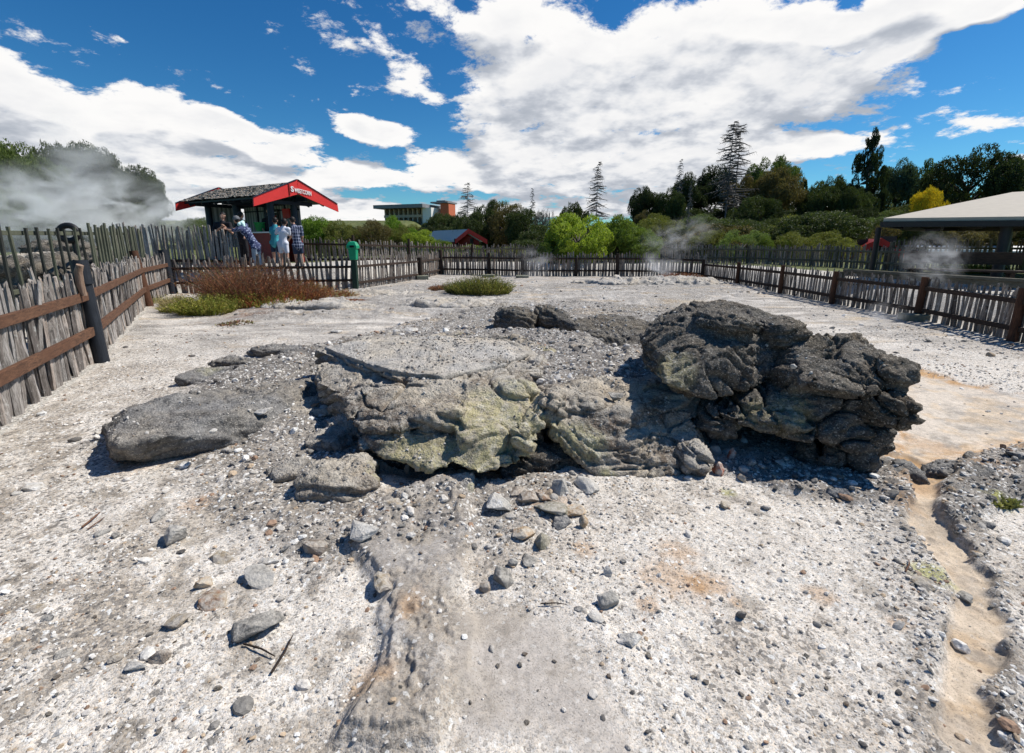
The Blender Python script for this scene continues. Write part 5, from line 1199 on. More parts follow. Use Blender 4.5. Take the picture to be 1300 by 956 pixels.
def crown_mesh(kind, seed):
    r = np.random.default_rng(seed); C0 = []; RR = []
    if kind == 'broad': nl, n, sz = 60, 24000, .0165
    elif kind == 'shrub': nl, n, sz = 60, 22000, .0165
    elif kind == 'fine': nl, n, sz = 70, 24000, .013
    elif kind == 'lime': nl, n, sz = 70, 18000, .021
    elif kind == 'conifer': nl, n, sz = 75, 20000, .016
    while len(C0) < nl:
        q = r.normal(size=3); q /= np.linalg.norm(q); q *= r.uniform(.45, 1) ** .5
        if kind == 'broad': p_ = np.array([q[0] * .78, q[1] * .78, .60 + q[2] * .30]); rad = r.uniform(.13, .27)
        elif kind in ('shrub', 'lime'): p_ = np.array([q[0] * .78, q[1] * .78, .42 + q[2] * .42]); rad = r.uniform(.13, .25)
        elif kind == 'fine': p_ = np.array([q[0] * .8, q[1] * .8, .40 + q[2] * .45]); rad = r.uniform(.10, .22)
        else:
            h = r.random() ** 1.1; w_ = (1 - h) ** .75 * .8 + .05; a = r.uniform(0, 2 * PI); k = r.uniform(.3, 1)
            p_ = np.array([math.cos(a) * w_ * k, math.sin(a) * w_ * k, .10 + h * .86]); rad = r.uniform(.08, .2) * (1.15 - h * .7)
        C0.append(p_); RR.append(rad)
    C0 = np.array(C0); RR = np.array(RR)
    w_ = RR ** 2; idx = r.choice(nl, n, p=w_ / w_.sum())
    q = r.normal(size=(n, 3)); q /= np.linalg.norm(q, axis=1)[:, None]
    rr = r.uniform(.55, 1.08, n) ** .6
    sc_ = np.array([1, 1, .62 if kind == 'conifer' else .55 if kind == 'broad' else .62])
    Pc = C0[idx] + q * (RR[idx] * rr)[:, None] * sc_
    Pc += .05 * np.stack([perlin(Pc * 5), perlin(Pc * 5 + 9), perlin(Pc * 5 + 30)], 1)
    Pc = Pc[Pc[:, 2] > 0]; q = q[:len(Pc)]
    V, Fq, a = leaves(Pc, q * .8 + [0, 0, .4], sz, r)
    return npmesh(kind + '_crown', V, Fq, False, {'lc': a})
def trunk_mesh(kind, seed):
    random.seed(seed); mb = MB()
    top = {'broad': .62, 'shrub': .4, 'fine': .4, 'lime': .45, 'conifer': .97}[kind]
    mb.tube([(random.uniform(-.02, .02) * k, random.uniform(-.02, .02) * k, -.05 + top * k / 5) for k in range(6)], [.055 * (1 - .16 * k) for k in range(6)], 7, wob=.1)
    for k in range(10 if kind != 'conifer' else 16):
        a = random.uniform(0, 6.28); z = random.uniform(.15, top * .9); l_ = random.uniform(.3, .6) * (1 - (z if kind == 'conifer' else 0)); up = .22 if kind != 'conifer' else -.02
        mb.tube([(0, 0, z), (math.cos(a) * l_ * .5, math.sin(a) * l_ * .5, z + up * .6), (math.cos(a) * l_, math.sin(a) * l_, z + up)], [.028, .018, .008], 5)
    return mb.mesh('trunk')
def dead_conifer_mesh(seed, twin=False, dense=1.0):
    random.seed(seed); mb = MB(); tr = MB()
    for tx in ((-.16, .14) if twin else (0,)):
        H_ = 1.0 if tx <= 0 else .96
        tr.tube([(tx + random.uniform(-.01, .01), 0, -.05 + H_ * k / 6) for k in range(7)], [.030 * (1 - .15 * k) + .002 for k in range(7)], 7)
        z = .22
        while z < H_ * .985:
            for q in range(int(2.4 * dense + 1)):
                a = random.uniform(0, 6.28); l_ = (1 - z / H_) ** .7 * random.uniform(.55, 1.1) * (1 if z > .32 else .5) + .10
                d = Vector((math.cos(a), math.sin(a), 0)); dr = random.uniform(-.22, .02) * l_ * .6
                p0 = Vector((tx, 0, z)); p1 = p0 + d * l_ * .5 + Vector((0, 0, dr * .3)); p2 = p0 + d * l_ + Vector((0, 0, dr + .03 * l_))
                mb.tube([p0, p1, p2], [.006, .004, .0015], 4, cap=False)
                for k in range(int(9 * dense)):
                    s_ = random.uniform(.2, 1); p_ = p0.lerp(p2, s_); pe = p_ + Vector((-d.y, d.x, 0)) * random.uniform(-.14, .14) * (1.1 - s_ * .5) * (l_ + .3) + d * .06 + Vector((0, 0, random.uniform(-.045, .012)))
                    mb.tube([p_, pe], [.0020, .0009], 3, cap=False)
            z += random.uniform(.012, .030)
    return tr.mesh('trunk'), mb.mesh('branches')
def dead_bush_mesh(seed):
    random.seed(seed); mb = MB()
    def br(p, d, l_, r_, k):
        e = p + d * l_; mb.tube([p, p.lerp(e, .5) + Vector((random.uniform(-1, 1), random.uniform(-1, 1), 0)) * l_ * .06, e], [r_, r_ * .8, r_ * .55], 4, cap=False)
        if k:
            for _ in range(3 if k > 1 else 4): br(p.lerp(e, random.uniform(.6, 1)), (d + Vector((random.uniform(-1, 1), random.uniform(-1, 1), random.uniform(-.3, .6))) * .7).normalized(), l_ * .66, r_ * .6, k - 1)
    for k in range(7):
        a = k * .9; br(Vector((0, 0, -.03)), Vector((math.cos(a) * .6, math.sin(a) * .6, .9)).normalized(), .36, .016, 4)
    return mb.mesh('branches')
CR = {k: [crown_mesh(k, 10 * i + j) for j in range(3)] for i, k in enumerate(['broad', 'shrub', 'fine', 'lime', 'conifer'])}
TR = {k: trunk_mesh(k, 5) for k in CR}
for k in CR:
    for m_ in CR[k]: m_.materials.append(M['leaf'])
    TR[k].materials.append(M['bark'])
DC = [dead_conifer_mesh(3), dead_conifer_mesh(9, True, 1.2), dead_conifer_mesh(14, False, .9)]; DB = dead_bush_mesh(4); DB.materials.append(M['bark_grey'])
for a, b in DC: a.materials.append(M['bark_grey']); b.materials.append(M['bark_grey'])
COL = {'dark': (.062, .082, .028), 'deep': (.036, .05, .02), 'olive': (.16, .17, .045), 'brownish': (.14, .115, .05), 'mid': (.10, .14, .035), 'bright': (.15, .24, .03), 'lime': (.27, .34, .045), 'pale': (.18, .24, .08), 'blue': (.07, .10, .06), 'yellow': (.60, .45, .03), 'grey': (.07, .065, .055), 'spring': (.16, .22, .04)}
_tc = [0]
def tree(kind, px, top, hw, Y, color, label, group=None, name=None, depth=1.0, base=None, wx=None):
    _tc[0] += 1; i = _tc[0]
    x = (px - 650) / FPX * 1.0 * (Y * (cp) + 0)  # refined below
    c_ = AY(px, top, Y); x = c_[0]; zb = TZ(x, Y) if base is None else base
    hgt = max(.6, c_[2] - zb); W_ = hw * Y / FPX * 1.08
    nm = name or {'broad': 'tree', 'shrub': 'shrub', 'fine': 'shrub', 'lime': 'shrub', 'conifer': 'conifer_tree', 'dead': 'dead_tree', 'twin': 'dead_tree', 'thin': 'dead_tree', 'bush': 'dead_bush'}[kind]
    cat = nm.replace('_', ' ')
    root = empty(nm, (x, Y, zb), random.uniform(0, 6.28)); tag(root, label, cat, group)
    if kind in ('dead', 'twin', 'thin'):
        a, b = DC[{'dead': 0, 'twin': 1, 'thin': 2}[kind]]
        for n_, m_ in (('trunk', a), ('branches', b)):
            o = link(n_, m_, None, root); o.scale = (W_, W_, hgt)
        if kind == 'twin': root.rotation_euler = (0, 0, .15)
        return root
    if kind == 'bush':
        o = link('branches', DB, None, root); o.scale = (W_ * 1.25, W_ * 1.25, hgt * 1.05); return root
    o = link('crown', CR[kind][i % 3], None, root); o.scale = (W_, W_ * depth, hgt); o.color = COL[color] + (1,)
    o = link('trunk', TR[kind], None, root); o.scale = (W_, W_ * depth, hgt * .97)
    return root
T = [
 ('dead',760,203,20,56,'grey','bare dead conifer standing alone left of the dark forest'), ('broad',820,235,22,62,'deep','small dark round tree right of the lone bare conifer'),
 ('thin',865,201,11,60,'grey','thin nearly bare dead tree in front of dark crowns'), ('broad',880,221,26,66,'deep','dark spreading tree behind the thin dead tree'),
 ('broad',912,207,24,68,'deep','taller dark tree left of the twin dead conifers'), ('twin',938,150,30,60,'grey','tall pair of bare dead conifers towering over the forest'),
 ('shrub',944,214,22,63,'brownish','brownish bush at the foot of the twin dead conifers'), ('broad',984,196,30,72,'mid','tall rounded green tree right of the dead conifers'),
 ('broad',990,212,30,62,'brownish','bronze tinged tree in front of the tall rounded one'), ('conifer',1022,222,12,70,'dark','small dark pointed tree on the middle skyline'),
 ('broad',1062,221,20,68,'dark','small dark flat topped tree left of the tall conifer'), ('conifer',1112,161,30,66,'deep','tall dark ragged conifer standing against blue sky'),
 ('broad',1147,204,26,72,'blue','grey green rounded tree right of the tall conifer'), ('conifer',1182,201,27,72,'mid','pointed mid green tree beside the yellow one'),
 ('shrub',1187,224,20,47,'yellow','bright yellow flowering tree on the skyline'), ('broad',1240,189,50,56,'deep','very large dark dome shaped tree at the right'),
 ('broad',1295,203,30,62,'dark','dark tree at the right edge beside the large dome'), ('broad',1350,200,40,60,'deep','dark tree beyond the right edge'),
 ('broad',1040,232,26,60,'dark','low dark tree on the central skyline'), ('broad',1085,236,24,58,'dark','dark bushy tree below the tall conifer'),
 ('shrub',960,240,30,54,'dark','dark dense bush under the bronze tree'), ('broad',850,240,22,60,'dark','dark low tree beside the thin dead tree'),
 ('thin',878,228,7,50,'grey','small leafless sapling on the hillside'), ('bush',1042,250,18,45,'grey','leafless grey bush on the dark hillside'),
 ('lime',735,266,45,25.5,'lime','bright lime green round shrub behind the far fence'), ('lime',788,268,36,27,'spring','yellow green shrub right of the brightest lime one'),
 ('lime',818,285,28,26,'spring','smaller light green shrub ending the bright row'), ('shrub',705,296,22,25,'spring','low green shrub at the left foot of the lime one'),
 ('fine',905,287,32,30,'olive','soft olive round shrub with drifting steam in front'), ('fine',945,287,34,28.5,'pale','pale green fine leaved round shrub behind the fence'),
 ('fine',1010,291,34,27,'olive','yellowish olive shrub left of the slim shelter post'), ('fine',1052,288,38,28,'olive','wide yellow green shrub near the red gabled house'), ('fine',985,296,24,27,'spring','low bright shrub between the two olive ones'),
 ('shrub',620,245,22,58,'dark','dark pointed evergreen topping the central thicket'), ('shrub',645,251,30,55,'brownish','brown green tree in the central thicket'),
 ('shrub',670,255,30,52,'dark','dark green tree on the right of the thicket'), ('shrub',598,262,26,54,'dark','dark bush at the left of the thicket'),
 ('bush',691,243,26,46,'grey','big leafless grey bush on the thicket top'), ('thin',676,238,9,60,'grey','thin bare treetop behind the grey bush'),
 ('thin',593,231,20,75,'grey','far bare conifer beside the orange tower'), ('broad',729,255,20,60,'dark','small dark tree right of the grey bush'),
 ('shrub',648,275,32,60,'dark','dark hedge like shrub behind the red gable boards'), ('shrub',690,280,34,42,'dark','dark shrub at the foot of the grey bush'), ('shrub',612,280,24,62,'olive','olive shrub behind the small red gabled house'),
 ('broad',559,270,24,90,'dark','dark tree cluster below the hotel tower'), ('broad',590,270,24,80,'dark','dark tree between hotel and thicket'),
 ('shrub',497,270,16,60,'bright','fresh green tree in front of the hotel balconies'), ('shrub',400,266,26,30,'bright','bright green shrub just right of the kiosk'),
 ('fine',432,276,26,29,'olive','olive shrub above the litter bin'), ('fine',470,272,30,30,'brownish','brownish olive shrub left of the hotel'),
 ('fine',500,280,26,31,'olive','olive green shrub below the hotel balconies'), ('shrub',532,287,24,30,'lime','yellow green shrub right of the olive hedge'), ('fine',520,284,20,34,'bright','green shrub behind the yellow green one'),
 ('shrub',556,300,18,30,'spring','small light green shrub before the grey roofed house'), ('fine',596,309,26,29,'spring','low spiky green shrub under the red gable'), ('fine',645,310,26,29,'olive','low olive shrub right of the red gable'), ('shrub',670,300,26,34,'dark','dark shrub left of the lime shrubs'),
 ('shrub',385,280,16,34,'mid','green shrub peeking behind the kiosk corner'), ('fine',240,271,24,40,'mid','green shrub seen left of the kiosk'), ('fine',215,277,22,42,'mid','low green shrub fading into the steam'), ('shrub',268,268,20,46,'mid','green tree behind the kiosk posts'), ('fine',330,272,40,50,'mid','green trees seen through the kiosk'),
 ('broad',-10,176,44,38,'mid','leafy green tree at the far left edge'), ('broad',38,186,36,42,'mid','rounded green tree second from the left edge'), ('broad',66,178,34,46,'dark','dark tree forming the left peak of the big tree mass'), ('broad',104,180,36,46,'dark','dark tree behind the rising steam plume'),
 ('broad',138,193,38,46,'deep','dark drooping tree right of the steam plume'), ('broad',165,208,32,44,'dark','dark tree with gaps on the right of the mass'), ('broad',182,232,26,42,'deep','lowest dark tree at the right end of the mass'),
 ('broad',40,215,50,36,'dark','dark lower tree behind the left steam'), ('broad',110,225,50,38,'deep','shadowed lower tree in the thickest steam'), ('shrub',5,225,40,32,'mid','green undergrowth at the left edge'), ('shrub',160,250,34,38,'dark','dark undergrowth at the foot of the left mass'), ('shrub',75,250,50,34,'dark','dark undergrowth under the left trees'),
 ('broad',-70,150,60,40,'dark','large tree beyond the left edge'),
]
for t_ in T: tree(*t_)
r = np.random.default_rng(77)
cols = ['dark', 'dark', 'deep', 'olive', 'brownish', 'mid', 'dark']
n_f = 0
for Y0, n0, px0, px1, dy in ((34, 13, 850, 1340, .0), (40, 16, 830, 1350, 0), (47, 18, 700, 1350, 0), (54, 20, 770, 1350, 0), (61, 20, 760, 1350, 0), (68, 18, 800, 1350, 0)):
    for k in range(n0):
        px = px0 + (px1 - px0) * (k + r.uniform(.1, .9)) / n0; Y = Y0 + r.uniform(-3, 3); x = AY(px, 300, Y)[0]; zb = TZ(x, Y)
        hh = r.uniform(2.0, 3.6) + (Y0 > 50) * r.uniform(0, 1.0); top = HZ - (zb + hh - CAMH) / Y * FPX * .985
        hw = r.uniform(1.7, 3.2) / Y * FPX
        tree(['shrub', 'fine', 'shrub', 'broad'][r.integers(4)], px, top, hw, Y, cols[r.integers(len(cols))], 'dense dark green shrub in the thicket covering the hillside', 'shrubs of the wooded hillside', name='shrub', base=zb)

for k, (px, tp) in enumerate([(385,287),(408,284),(430,288),(452,285),(476,286),(500,284),(522,288),(545,286),(575,284),(232,283),(205,284),(255,280),(290,279),(320,281),(350,283)]):
    tree(['broad', 'shrub'][k % 2], px + r.uniform(-4, 4), tp + r.uniform(-4, 3), r.uniform(16, 24), 74 + r.uniform(-6, 8), cols[r.integers(len(cols))], 'distant low green tree on the horizon behind the kiosk and hotel', 'distant trees on the left horizon', name='tree')
# ------------------------------------------------------------------ small plants by the fences
def blades(c, rx, ry, h, n, seed, cols, spread=.6, wd=.006, leafy=0, lean=(0, 0), stem_segs=3, dome=True):
    r = np.random.default_rng(seed); V = []; Fq = []; A = []; nv = 0
    for i in range(n):
        a = r.uniform(0, 2 * PI); q = math.sqrt(r.random()); bx_, by_ = c[0] + math.cos(a) * rx * q, c[1] + math.sin(a) * ry * q
        hh = h * r.uniform(.55, 1.08) * ((1 - .55 * q * q) if dome else 1)
        d = np.array([math.cos(a) * q * spread + r.normal(0, .22) + lean[0], math.sin(a) * q * spread + r.normal(0, .22) + lean[1], 1.0])
        col_ = np.array(cols[r.integers(len(cols))]) * r.uniform(.7, 1.3); ph = r.uniform(0, 2 * PI); s_ = np.array([math.cos(ph), math.sin(ph), 0]); w0 = wd * r.uniform(.6, 1.4)
        pts = []
        for k in range(stem_segs + 1):
            f = k / stem_segs; p_ = np.array([bx_, by_, c[2]]) + d * hh * f * np.array([1, 1, 1]) + np.array([d[0], d[1], -.4]) * hh * f * f * .35; pts.append(p_)
            ww = w0 * (1 - .75 * f); V += [p_ - s_ * ww, p_ + s_ * ww]; A += [col_, col_]
        for k in range(stem_segs): b = nv + 2 * k; Fq.append((b, b + 1, b + 3, b + 2))
        nv += 2 * (stem_segs + 1)
        for k in range(leafy):
            f = r.uniform(.25, 1); j = min(int(f * stem_segs), stem_segs - 1); p_ = pts[j] + (pts[j + 1] - pts[j]) * (f * stem_segs - j)
            dd = r.normal(size=3); dd[2] = abs(dd[2]) + .3; dd /= np.linalg.norm(dd); sd = np.cross(dd, r.normal(size=3)); sd /= np.linalg.norm(sd); L_ = r.uniform(.02, .06); cc = col_ * r.uniform(.7, 1.5)
            V += [p_, p_ + dd * L_ * .5 + sd * L_ * .18, p_ + dd * L_, p_ + dd * L_ * .5 - sd * L_ * .18]; A += [cc] * 4; Fq.append((nv, nv + 1, nv + 2, nv + 3)); nv += 4
    return np.array(V), np.array(Fq), np.array(A)
n = NT('plant'); M['plant'] = n.out(n.attr('col', 'Color'), .75, spec=.15, trans=n.attr('col', 'Color'))
def plant(name, label, cat, parts):
    V, Fq, A, nv = [], [], [], 0
    for a in parts:
        v, f_, c_ = blades(*a[:-1], **a[-1]); V.append(v); Fq.append(f_ + nv); A.append(c_); nv += len(v)
    o = link(name, npmesh(name, np.concatenate(V), np.concatenate(Fq), False, {'col': np.concatenate(A)}), M['plant']); return tag(o, label, cat)
def gt(px, py): c_ = G(px, py); c_[2] = TZ(c_[0], c_[1]) - .02; return c_
BR = [(.20, .08, .05), (.26, .11, .06), (.13, .07, .045), (.28, .14, .06), (.15, .11, .07)]; RD = [(.27, .075, .035), (.22, .06, .03), (.32, .13, .045), (.28, .17, .06)]; YG = [(.26, .25, .04), (.20, .22, .04), (.32, .28, .08), (.14, .17, .03)]; ST = [(.40, .33, .16), (.33, .29, .14)]; DG = [(.08, .09, .03), (.14, .14, .035), (.20, .19, .05), (.06, .065, .03)]
plant('bush', 'reddish brown twiggy bush spreading against the left stake fence', 'bush', [
  (gt(318, 388), .95, .55, 1.45, 2200, 1, BR, dict(leafy=7, spread=.5)), (gt(300, 384), .6, .4, 1.3, 900, 2, BR + DG, dict(leafy=7)), (gt(365, 386), .95, .5, .85, 1400, 3, RD + BR, dict(leafy=7, spread=.6)),
  (gt(330, 392), 1.1, .4, .55, 900, 4, RD + YG, dict(leafy=7)), (gt(290, 393), .4, .3, .65, 400, 5, YG, dict(leafy=7))])
plant('ground_cover_plant', 'low rust red creeping plant right of the twiggy bush', 'plant', [(gt(412, 380), .9, .4, .35, 900, 6, RD + ST, dict(leafy=6, spread=.8)), (gt(432, 386), .8, .25, .10, 600, 7, RD, dict(leafy=6, spread=1.2)), (gt(385, 372), .9, .4, .38, 700, 8, RD + YG, dict(leafy=6))])
plant('bush', 'yellow green feathery bush at the left of the brown one', 'bush', [(gt(262, 399), .55, .38, .55, 1100, 9, YG, dict(leafy=7, spread=.6)), (gt(235, 396), .5, .3, .30, 700, 10, YG + ST, dict(leafy=6, spread=.7)), (gt(225, 388), .4, .3, .38, 400, 11, ST, dict(leafy=2, spread=.5))])
plant('bush', 'round green bush on the pale crust before the far fence', 'bush', [(gt(612, 377), .8, .5, .75, 1900, 12, DG + YG, dict(leafy=7, spread=.5)), (gt(585, 375), .4, .35, .55, 600, 13, DG, dict(leafy=7))])
plant('bush', 'small dull red bush left of the round green one', 'bush', [(gt(563, 371), .45, .3, .24, 600, 14, BR + RD, dict(leafy=6, spread=.8))])
plant('bush', 'reddish low bush against the far fence with steam behind', 'bush', [(gt(862, 358), .9, .4, .42, 900, 15, RD + BR, dict(leafy=6, spread=.7))])
plant('grass_tuft', 'dry straw coloured grass by the second left post', 'grass tuft', [(gt(212, 385), .5, .3, .30, 500, 16, ST + YG, dict(leafy=1, spread=.8, wd=.004))])
plant('moss_patch', 'small yellow green moss patch right of the channel', 'moss', [(gt(1258, 641), .12, .07, .02, 400, 17, [(.26, .26, .07), (.18, .19, .06)], dict(leafy=3, spread=1.5, wd=.003))])
plant('grass_tuft', 'small red creeping weed on the gravel below the brown bush', 'weed', [(gt(300, 412), .35, .3, .05, 130, 18, BR + DG, dict(leafy=5, spread=1.5))])
for k, (px, Y_, c_) in enumerate([(1105, 24, YG), (1210, 17.5, YG), (1230, 17.2, YG), (1260, 17.0, DG)]):
    q = AY(px, 330, Y_); q[2] = .5
    plant('garden_plant', ['yellow flowering plant before the red gabled house', 'yellow leaved plant left under the far right fence', 'yellow leaved plant in the middle under the far right fence', 'greener plant under the far right fence near the post'][k], 'plant', [(q, .5, .4, .75 if k == 0 else .45, 600, 20 + k, c_, dict(leafy=7))])

# ------------------------------------------------------------------ steam
def steam(label, px, py, Y, rx, ry, rz, dens, seed, sc=2.2, tilt=0, zoff=0):
    me = bpy.data.meshes.new('steam'); b = bmesh.new(); bmesh.ops.create_icosphere(b, subdivisions=3, radius=1); b.to_mesh(me); b.free()
    n = NT('steam'); p = n.obj(); l_ = n.vm('LENGTH', p); fall = n.mr(l_, .25, 1, 1, 0, True)
    q = n.vm('ADD', n.scale(p, rx / rz * .6, ry / rz * .6, 1), (seed * 3.1, seed * 1.7, seed))
    ns = n.mr(n.noise(q, sc, 5, .62, dist=.6), .42, .70, 0, 1, True)
    v = n.n('ShaderNodeVolumePrincipled'); v.inputs['Color'].default_value = (.985, .985, .99, 1); v.inputs['Anisotropy'].default_value = 0
    n.put(v.inputs['Density'], n.math('MULTIPLY', n.math('MULTIPLY', fall, ns), dens))
    o_ = n.n('ShaderNodeOutputMaterial'); n.t.links.new(v.outputs[0], o_.inputs['Volume'])
    o = link('steam', me, n.m); c_ = AY(px, py, Y); o.location = (c_[0], c_[1], c_[2] + zoff); o.scale = (rx, ry, rz); o.rotation_euler = (0, R(tilt), 0)
    return tag(o, label, 'steam', kind='stuff')
steam('wide white steam cloud drifting before the left trees', 90, 272, 27, 9.5, 3.5, 3.4, .95, 1, 3.0)
steam('thin steam plume rising over the left trees', 108, 215, 29, 2.6, 1.8, 4.6, .55, 2, 1.8, tilt=-12)
steam('steam wisp rising at the corner of the far fence', 838, 335, 19.5, 1.0, .8, 1.5, 1.1, 3, 2.6, tilt=20)
steam('steam wisp drifting before the olive shrubs', 862, 300, 24, 2.6, 1.0, 1.1, .5, 4, 3.0, tilt=-15)
steam('steam wisp curling over the right handrail', 1185, 330, 10.5, .8, .6, .75, 1.5, 5, 3.4, tilt=25)
steam('faint steam along the right fence foot', 1120, 400, 8.9, .5, .4, .35, 1.2, 6, 2.0)
steam('faint steam before the middle of the far fence', 680, 335, 20, 1.1, .8, .9, .6, 7, 2.0)
# ------------------------------------------------------------------ people by the kiosk
def skinlike(name, c, var=.1, rough=.6):
    return paint(name, c, rough, var, .1, 8, spec=.25)
M['skin'] = skinlike('skin', (.42, .24, .17)); M['skin_dark'] = skinlike('skin_dark', (.20, .11, .07)); M['hair'] = skinlike('hair', (.015, .011, .01), .3)
M['shirt_black'] = skinlike('shirt_black', (.015, .014, .018), .2, .8); M['shirt_white'] = skinlike('shirt_white', (.62, .63, .70), .05, .8); M['teal'] = skinlike('teal', (.05, .30, .36), .1, .8); M['jeans'] = skinlike('jeans', (.30, .36, .42), .2, .8); M['cap_grey'] = skinlike('cap_grey', (.14, .14, .15), .1, .8); M['shorts_navy'] = skinlike('shorts_navy', (.02, .035, .07), .1, .8); M['towel'] = skinlike('towel', (.55, .75, .72), .05, .9)
n = NT('shirt_print'); p = n.obj(); v = n.vor(p, 16, 'Distance'); M['shirt_print'] = n.out(n.mix(n.mr(v, .25, .45), (.30, .34, .46), (.035, .045, .11)), .85)
n = NT('shirt_plaid'); p = n.obj(); s_ = n.n('ShaderNodeSeparateXYZ'); n.put(s_.inputs[0], p)
f1 = n.math('LESS_THAN', n.math('FRACT', n.math('MULTIPLY', n.math('ADD', s_.outputs[0], s_.outputs[1]), 9)), .22); f2 = n.math('LESS_THAN', n.math('FRACT', n.math('MULTIPLY', s_.outputs[2], 9)), .22)
M['shirt_plaid'] = n.out(n.mix(n.math('MULTIPLY', n.math('ADD', f1, f2), .5), (.02, .03, .07), (.45, .48, .60)), .85)
def caps(bm, a, b, ra, rb, n=12):
    a, b = Vector(a), Vector(b); P = []
    for c_, r_ in ((a, ra), (b, rb)):
        for k in range(40):
            z = 1 - 2 * (k + .5) / 40; t_ = k * 2.399963; q = math.sqrt(1 - z * z); P.append(c_ + Vector((q * math.cos(t_), q * math.sin(t_), z)) * r_)
    hull(bm, P)
def blob(name, parent, mat, cs, vox=.014, sm=3):
    bm = bmesh.new()
    for c_ in cs:
        if len(c_) == 4: caps(bm, *c_)
        else: hull(bm, c_)
    V, N, Fq = remeshed(bm, vox, sm); bm.free()
    return link(name, npmesh(name, V, quads(Fq), True), M[mat], parent)
def hand(cs, w_, d, side):
    """palm, four bent fingers and a thumb; w_: wrist, d: pointing direction"""
    w_ = Vector(w_); d = Vector(d).normalized(); s_ = d.cross(Vector((0, 0, 1))); s_ = s_.normalized() if s_.length > .1 else Vector((1, 0, 0)); dn = d.cross(s_).normalized()
    pe = w_ + d * .08; cs.append((w_, pe, .027, .032)); cs.append((w_ + s_ * .018, pe + s_ * .022, .018, .018)); cs.append((w_ - s_ * .018, pe - s_ * .022, .018, .018))
    for k, l_ in zip((-1.5, -.5, .5, 1.5), (.062, .075, .07, .055)):
        a = pe + s_ * .019 * k; m_ = a + d * l_ * .55 + s_ * k * .004; cs.append((a, m_, .0095, .009)); cs.append((m_, m_ + (d * .7 + dn * .6) * l_ * .5, .009, .008))
    t0 = w_ + d * .03 + s_ * side * .025; t1 = t0 + (d * .6 + s_ * side * .8) * .04; cs.append((t0, t1, .012, .011)); cs.append((t1, t1 + d * .03, .011, .009))
def person(label, J, Y, top, bottom, skin='skin', hair='short', hat=None, face=(0, -1, 0), collar=None, shoes='shirt_black', shirtlen=1.0, longlegs=False, foot=.76):
    """J: joints as (px, py, dY) laid on the person's own depth Y"""
    g_ = lambda k: Vector(AY(J[k][0], J[k][1], Y + (J[k][2] if len(J[k]) > 2 else 0)))
    hd, nk, sl, sr, hp = g_('head'), g_('neck'), g_('shl'), g_('shr'), g_('hip')
    root = empty('person', (hp.x, hp.y, foot)); tag(root, label, 'person')
    inv = Vector((-hp.x, -hp.y, -foot)); X_ = lambda v: v + inv
    hd, nk, sl, sr, hp = map(X_, (hd, nk, sl, sr, hp)); F_ = Vector(face).normalized(); S_2 = F_.cross(Vector((0, 0, 1))).normalized(); U = Vector((0, 0, 1))
    el = {s: X_(g_('el' + s)) for s in 'lr'}; ha = {s: X_(g_('ha' + s)) for s in 'lr'}
    w_ = (sr - sl).normalized(); hl, hr = hp - w_ * .09, hp + w_ * .09
    kn = {s: (X_(g_('kn' + s)) if 'kn' + s in J else (hl if s == 'l' else hr) * .5 + Vector((0, 0, 0))) for s in 'lr'}
    ft = {s: Vector(((hl if s == 'l' else hr).x + (.0), (hl if s == 'l' else hr).y, .05)) for s in 'lr'}
    for s in 'lr':
        h_ = hl if s == 'l' else hr; ft[s] = Vector((h_.x + (-.03 if s == 'l' else .05), h_.y + (.03 if s == 'l' else -.03), .07)); kn[s] = h_.lerp(ft[s], .5) + F_ * .03
    ch = nk.lerp(hp, .33); wa = nk.lerp(hp, .72)
    cs = [(hd + U * .02 - F_ * .01, hd - U * .045 + F_ * .015, .095, .07), (hd + F_ * .088 - U * .005, hd + F_ * .10 - U * .025, .012, .014), (hd + F_ * .078 - U * .062, hd + F_ * .084 - U * .062, .017, .017),
          (hd + S_2 * .088 + U * .0, hd + S_2 * .09 - U * .03, .018, .012), (hd - S_2 * .088 + U * .0, hd - S_2 * .09 - U * .03, .018, .012), (hd - U * .05, nk, .052, .058),
          (nk, ch, .07, .12), (sl, sr, .06, .06), (ch - w_ * .06, ch + w_ * .06, .115, .115), (ch, wa, .125, .11), (wa, hp, .11, .125), (hl, hr, .10, .10)]
    for s, sh, h_, sd in (('l', sl, hl, -1), ('r', sr, hr, 1)):
        cs += [(sh, el[s], .052, .040), (el[s], ha[s], .040, .026)]; d = (ha[s] - el[s]).normalized(); hand(cs, ha[s], d, -sd)
        cs += [(h_, kn[s], .088, .058), (kn[s], ft[s], .056, .036), (ft[s], ft[s] + F_ * .13 - U * .03, .04, .032)]
    body = blob('body', root, skin, cs, .013, 2)
    sh_ = [(nk - U * .02, ch, .085, .14), (sl, sr, .078, .078), (ch - w_ * .07, ch + w_ * .07, .132, .132), (ch, wa, .145, .135), (wa, hp, .135, .15), (hl, hr, .118, .118), (hp, hp - U * .06 * shirtlen, .15, .15)]
    for s, sh in (('l', sl), ('r', sr)): sh_.append((sh, sh.lerp(el[s], .75), .072, .064))
    blob('shirt', body, top, sh_)
    lg = []
    for s, h_ in (('l', hl), ('r', hr)): lg.append((h_, kn[s] if longlegs else h_.lerp(kn[s], .75), .108, .085))
    if longlegs:
        for s in 'lr': lg.append((kn[s], ft[s] + U * .04, .078, .062))
    lg.append((hl, hr, .115, .115)); blob('trousers' if longlegs else 'shorts', body, bottom, lg)
    for s in 'lr': blob('shoe', body, shoes, [(ft[s] - U * .01, ft[s] + F_ * .14 - U * .035, .05, .04)])
    hc = [(hd + U * .035 - F_ * .02, hd - U * .0 - F_ * .035, .100, .088)]
    if hair == 'long': hc += [(hd - F_ * .05, nk - F_ * .06 - U * .08, .085, .06)]
    blob('hair', body, 'hair', hc, .012, 2)
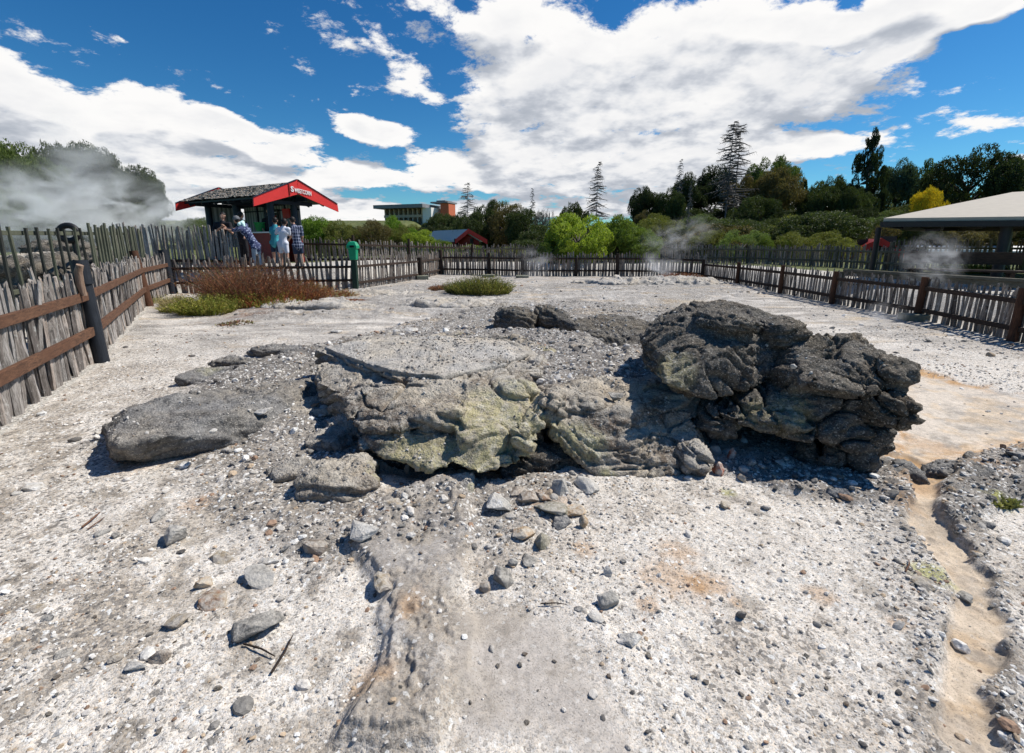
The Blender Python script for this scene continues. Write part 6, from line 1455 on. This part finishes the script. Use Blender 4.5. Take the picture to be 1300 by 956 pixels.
    for sd in (-1, 1): blob('eye', body, 'shirt_black', [(hd + F_ * .083 + S_2 * .032 * sd + U * .008, hd + F_ * .086 + S_2 * .036 * sd + U * .008, .008, .008)], .004, 1)
    if hat: blob('hat', body, hat, [(hd + U * .06, hd + U * .045 - F_ * .01, .105, .112), (hd + U * .035 + F_ * .10, hd + U * .03 + F_ * .15, .04, .02), (hd + U * .035 + F_ * .09 - S_2 * .04, hd + U * .035 + F_ * .09 + S_2 * .04, .03, .03)], .012, 2)
    if collar: blob('towel', body, collar, [(nk - w_ * .09 + U * .01, nk + w_ * .09 + U * .01, .07, .07), (nk + U * .0 - F_ * .06, nk - F_ * .12 - U * .10, .08, .05)], .014, 2)
    return root
person('woman in a black shirt with clasped hands at her mouth left of the kiosk post', dict(head=(282.5,274), neck=(282.5,281), shl=(291.5,284.5), shr=(274,284.5), hip=(283,304), ell=(295,296,-.1), elr=(271,296,-.1), hal=(285.5,288,-.26), har=(281,288,-.26)), 16.6, 'shirt_black', 'shirt_black', hair='long', longlegs=True)
person('man in a grey cap and patterned blue shirt bent forward leaning on the fence', dict(head=(300,279.5), neck=(306,284), shl=(304,291,-.2), shr=(312,286,.12), hip=(325,313), ell=(294,293,-.2), elr=(298,291,.05), hal=(287,291,-.2), har=(289,290,.0)), 16.2, 'shirt_print', 'jeans', hat='cap_grey', collar='towel', face=(-.9, .35, -.1), longlegs=True)
person('child in a white top seen from behind with bare legs at the kiosk', dict(head=(361,282), neck=(360,288), shl=(352.5,291), shr=(366,291), hip=(359,309), ell=(350.5,297,.05), elr=(367.5,299,.1), hal=(353,290,.25), har=(364,297,.3)), 16.6, 'shirt_white', 'shirt_white', face=(-.2, 1, 0), shirtlen=1.6)
person('person in a dark plaid shirt standing right of the child in white', dict(head=(371,279.5), neck=(373,286), shl=(371,290,-.1), shr=(382,289,.1), hip=(378,311), ell=(370,300,.1), elr=(384,301,.1), hal=(366,305,.3), har=(381,309,.25)), 17.0, 'shirt_plaid', 'shorts_navy', face=(-.6, .8, 0))
person('person in a teal top mostly hidden between post and child in white', dict(head=(349,280), neck=(349,286), shl=(344.5,290), shr=(353.5,290), hip=(349,308), ell=(343.5,297,.1), elr=(354.5,297,.1), hal=(346,290,.3), har=(351,291,.3)), 17.8, 'teal', 'shorts_navy', face=(-.3, 1, 0))
person('dark clothed person standing inside the kiosk behind the front post', dict(head=(341,268), neck=(341,275), shl=(335,279), shr=(347,279), hip=(341,300), ell=(333,289,-.1), elr=(349,289,-.1), hal=(336,296,-.3), har=(346,296,-.3)), 19.7, 'shirt_black', 'shirt_black', longlegs=True, foot=.76)
person('black clothed person behind the man in the grey cap', dict(head=(306,273), neck=(306,280), shl=(300,284), shr=(312,284), hip=(307,304), ell=(299,293,0), elr=(314,294,0), hal=(300,300,-.2), har=(311,300,-.2)), 17.6, 'shirt_black', 'shirt_black', face=(.4, .9, 0), longlegs=True)
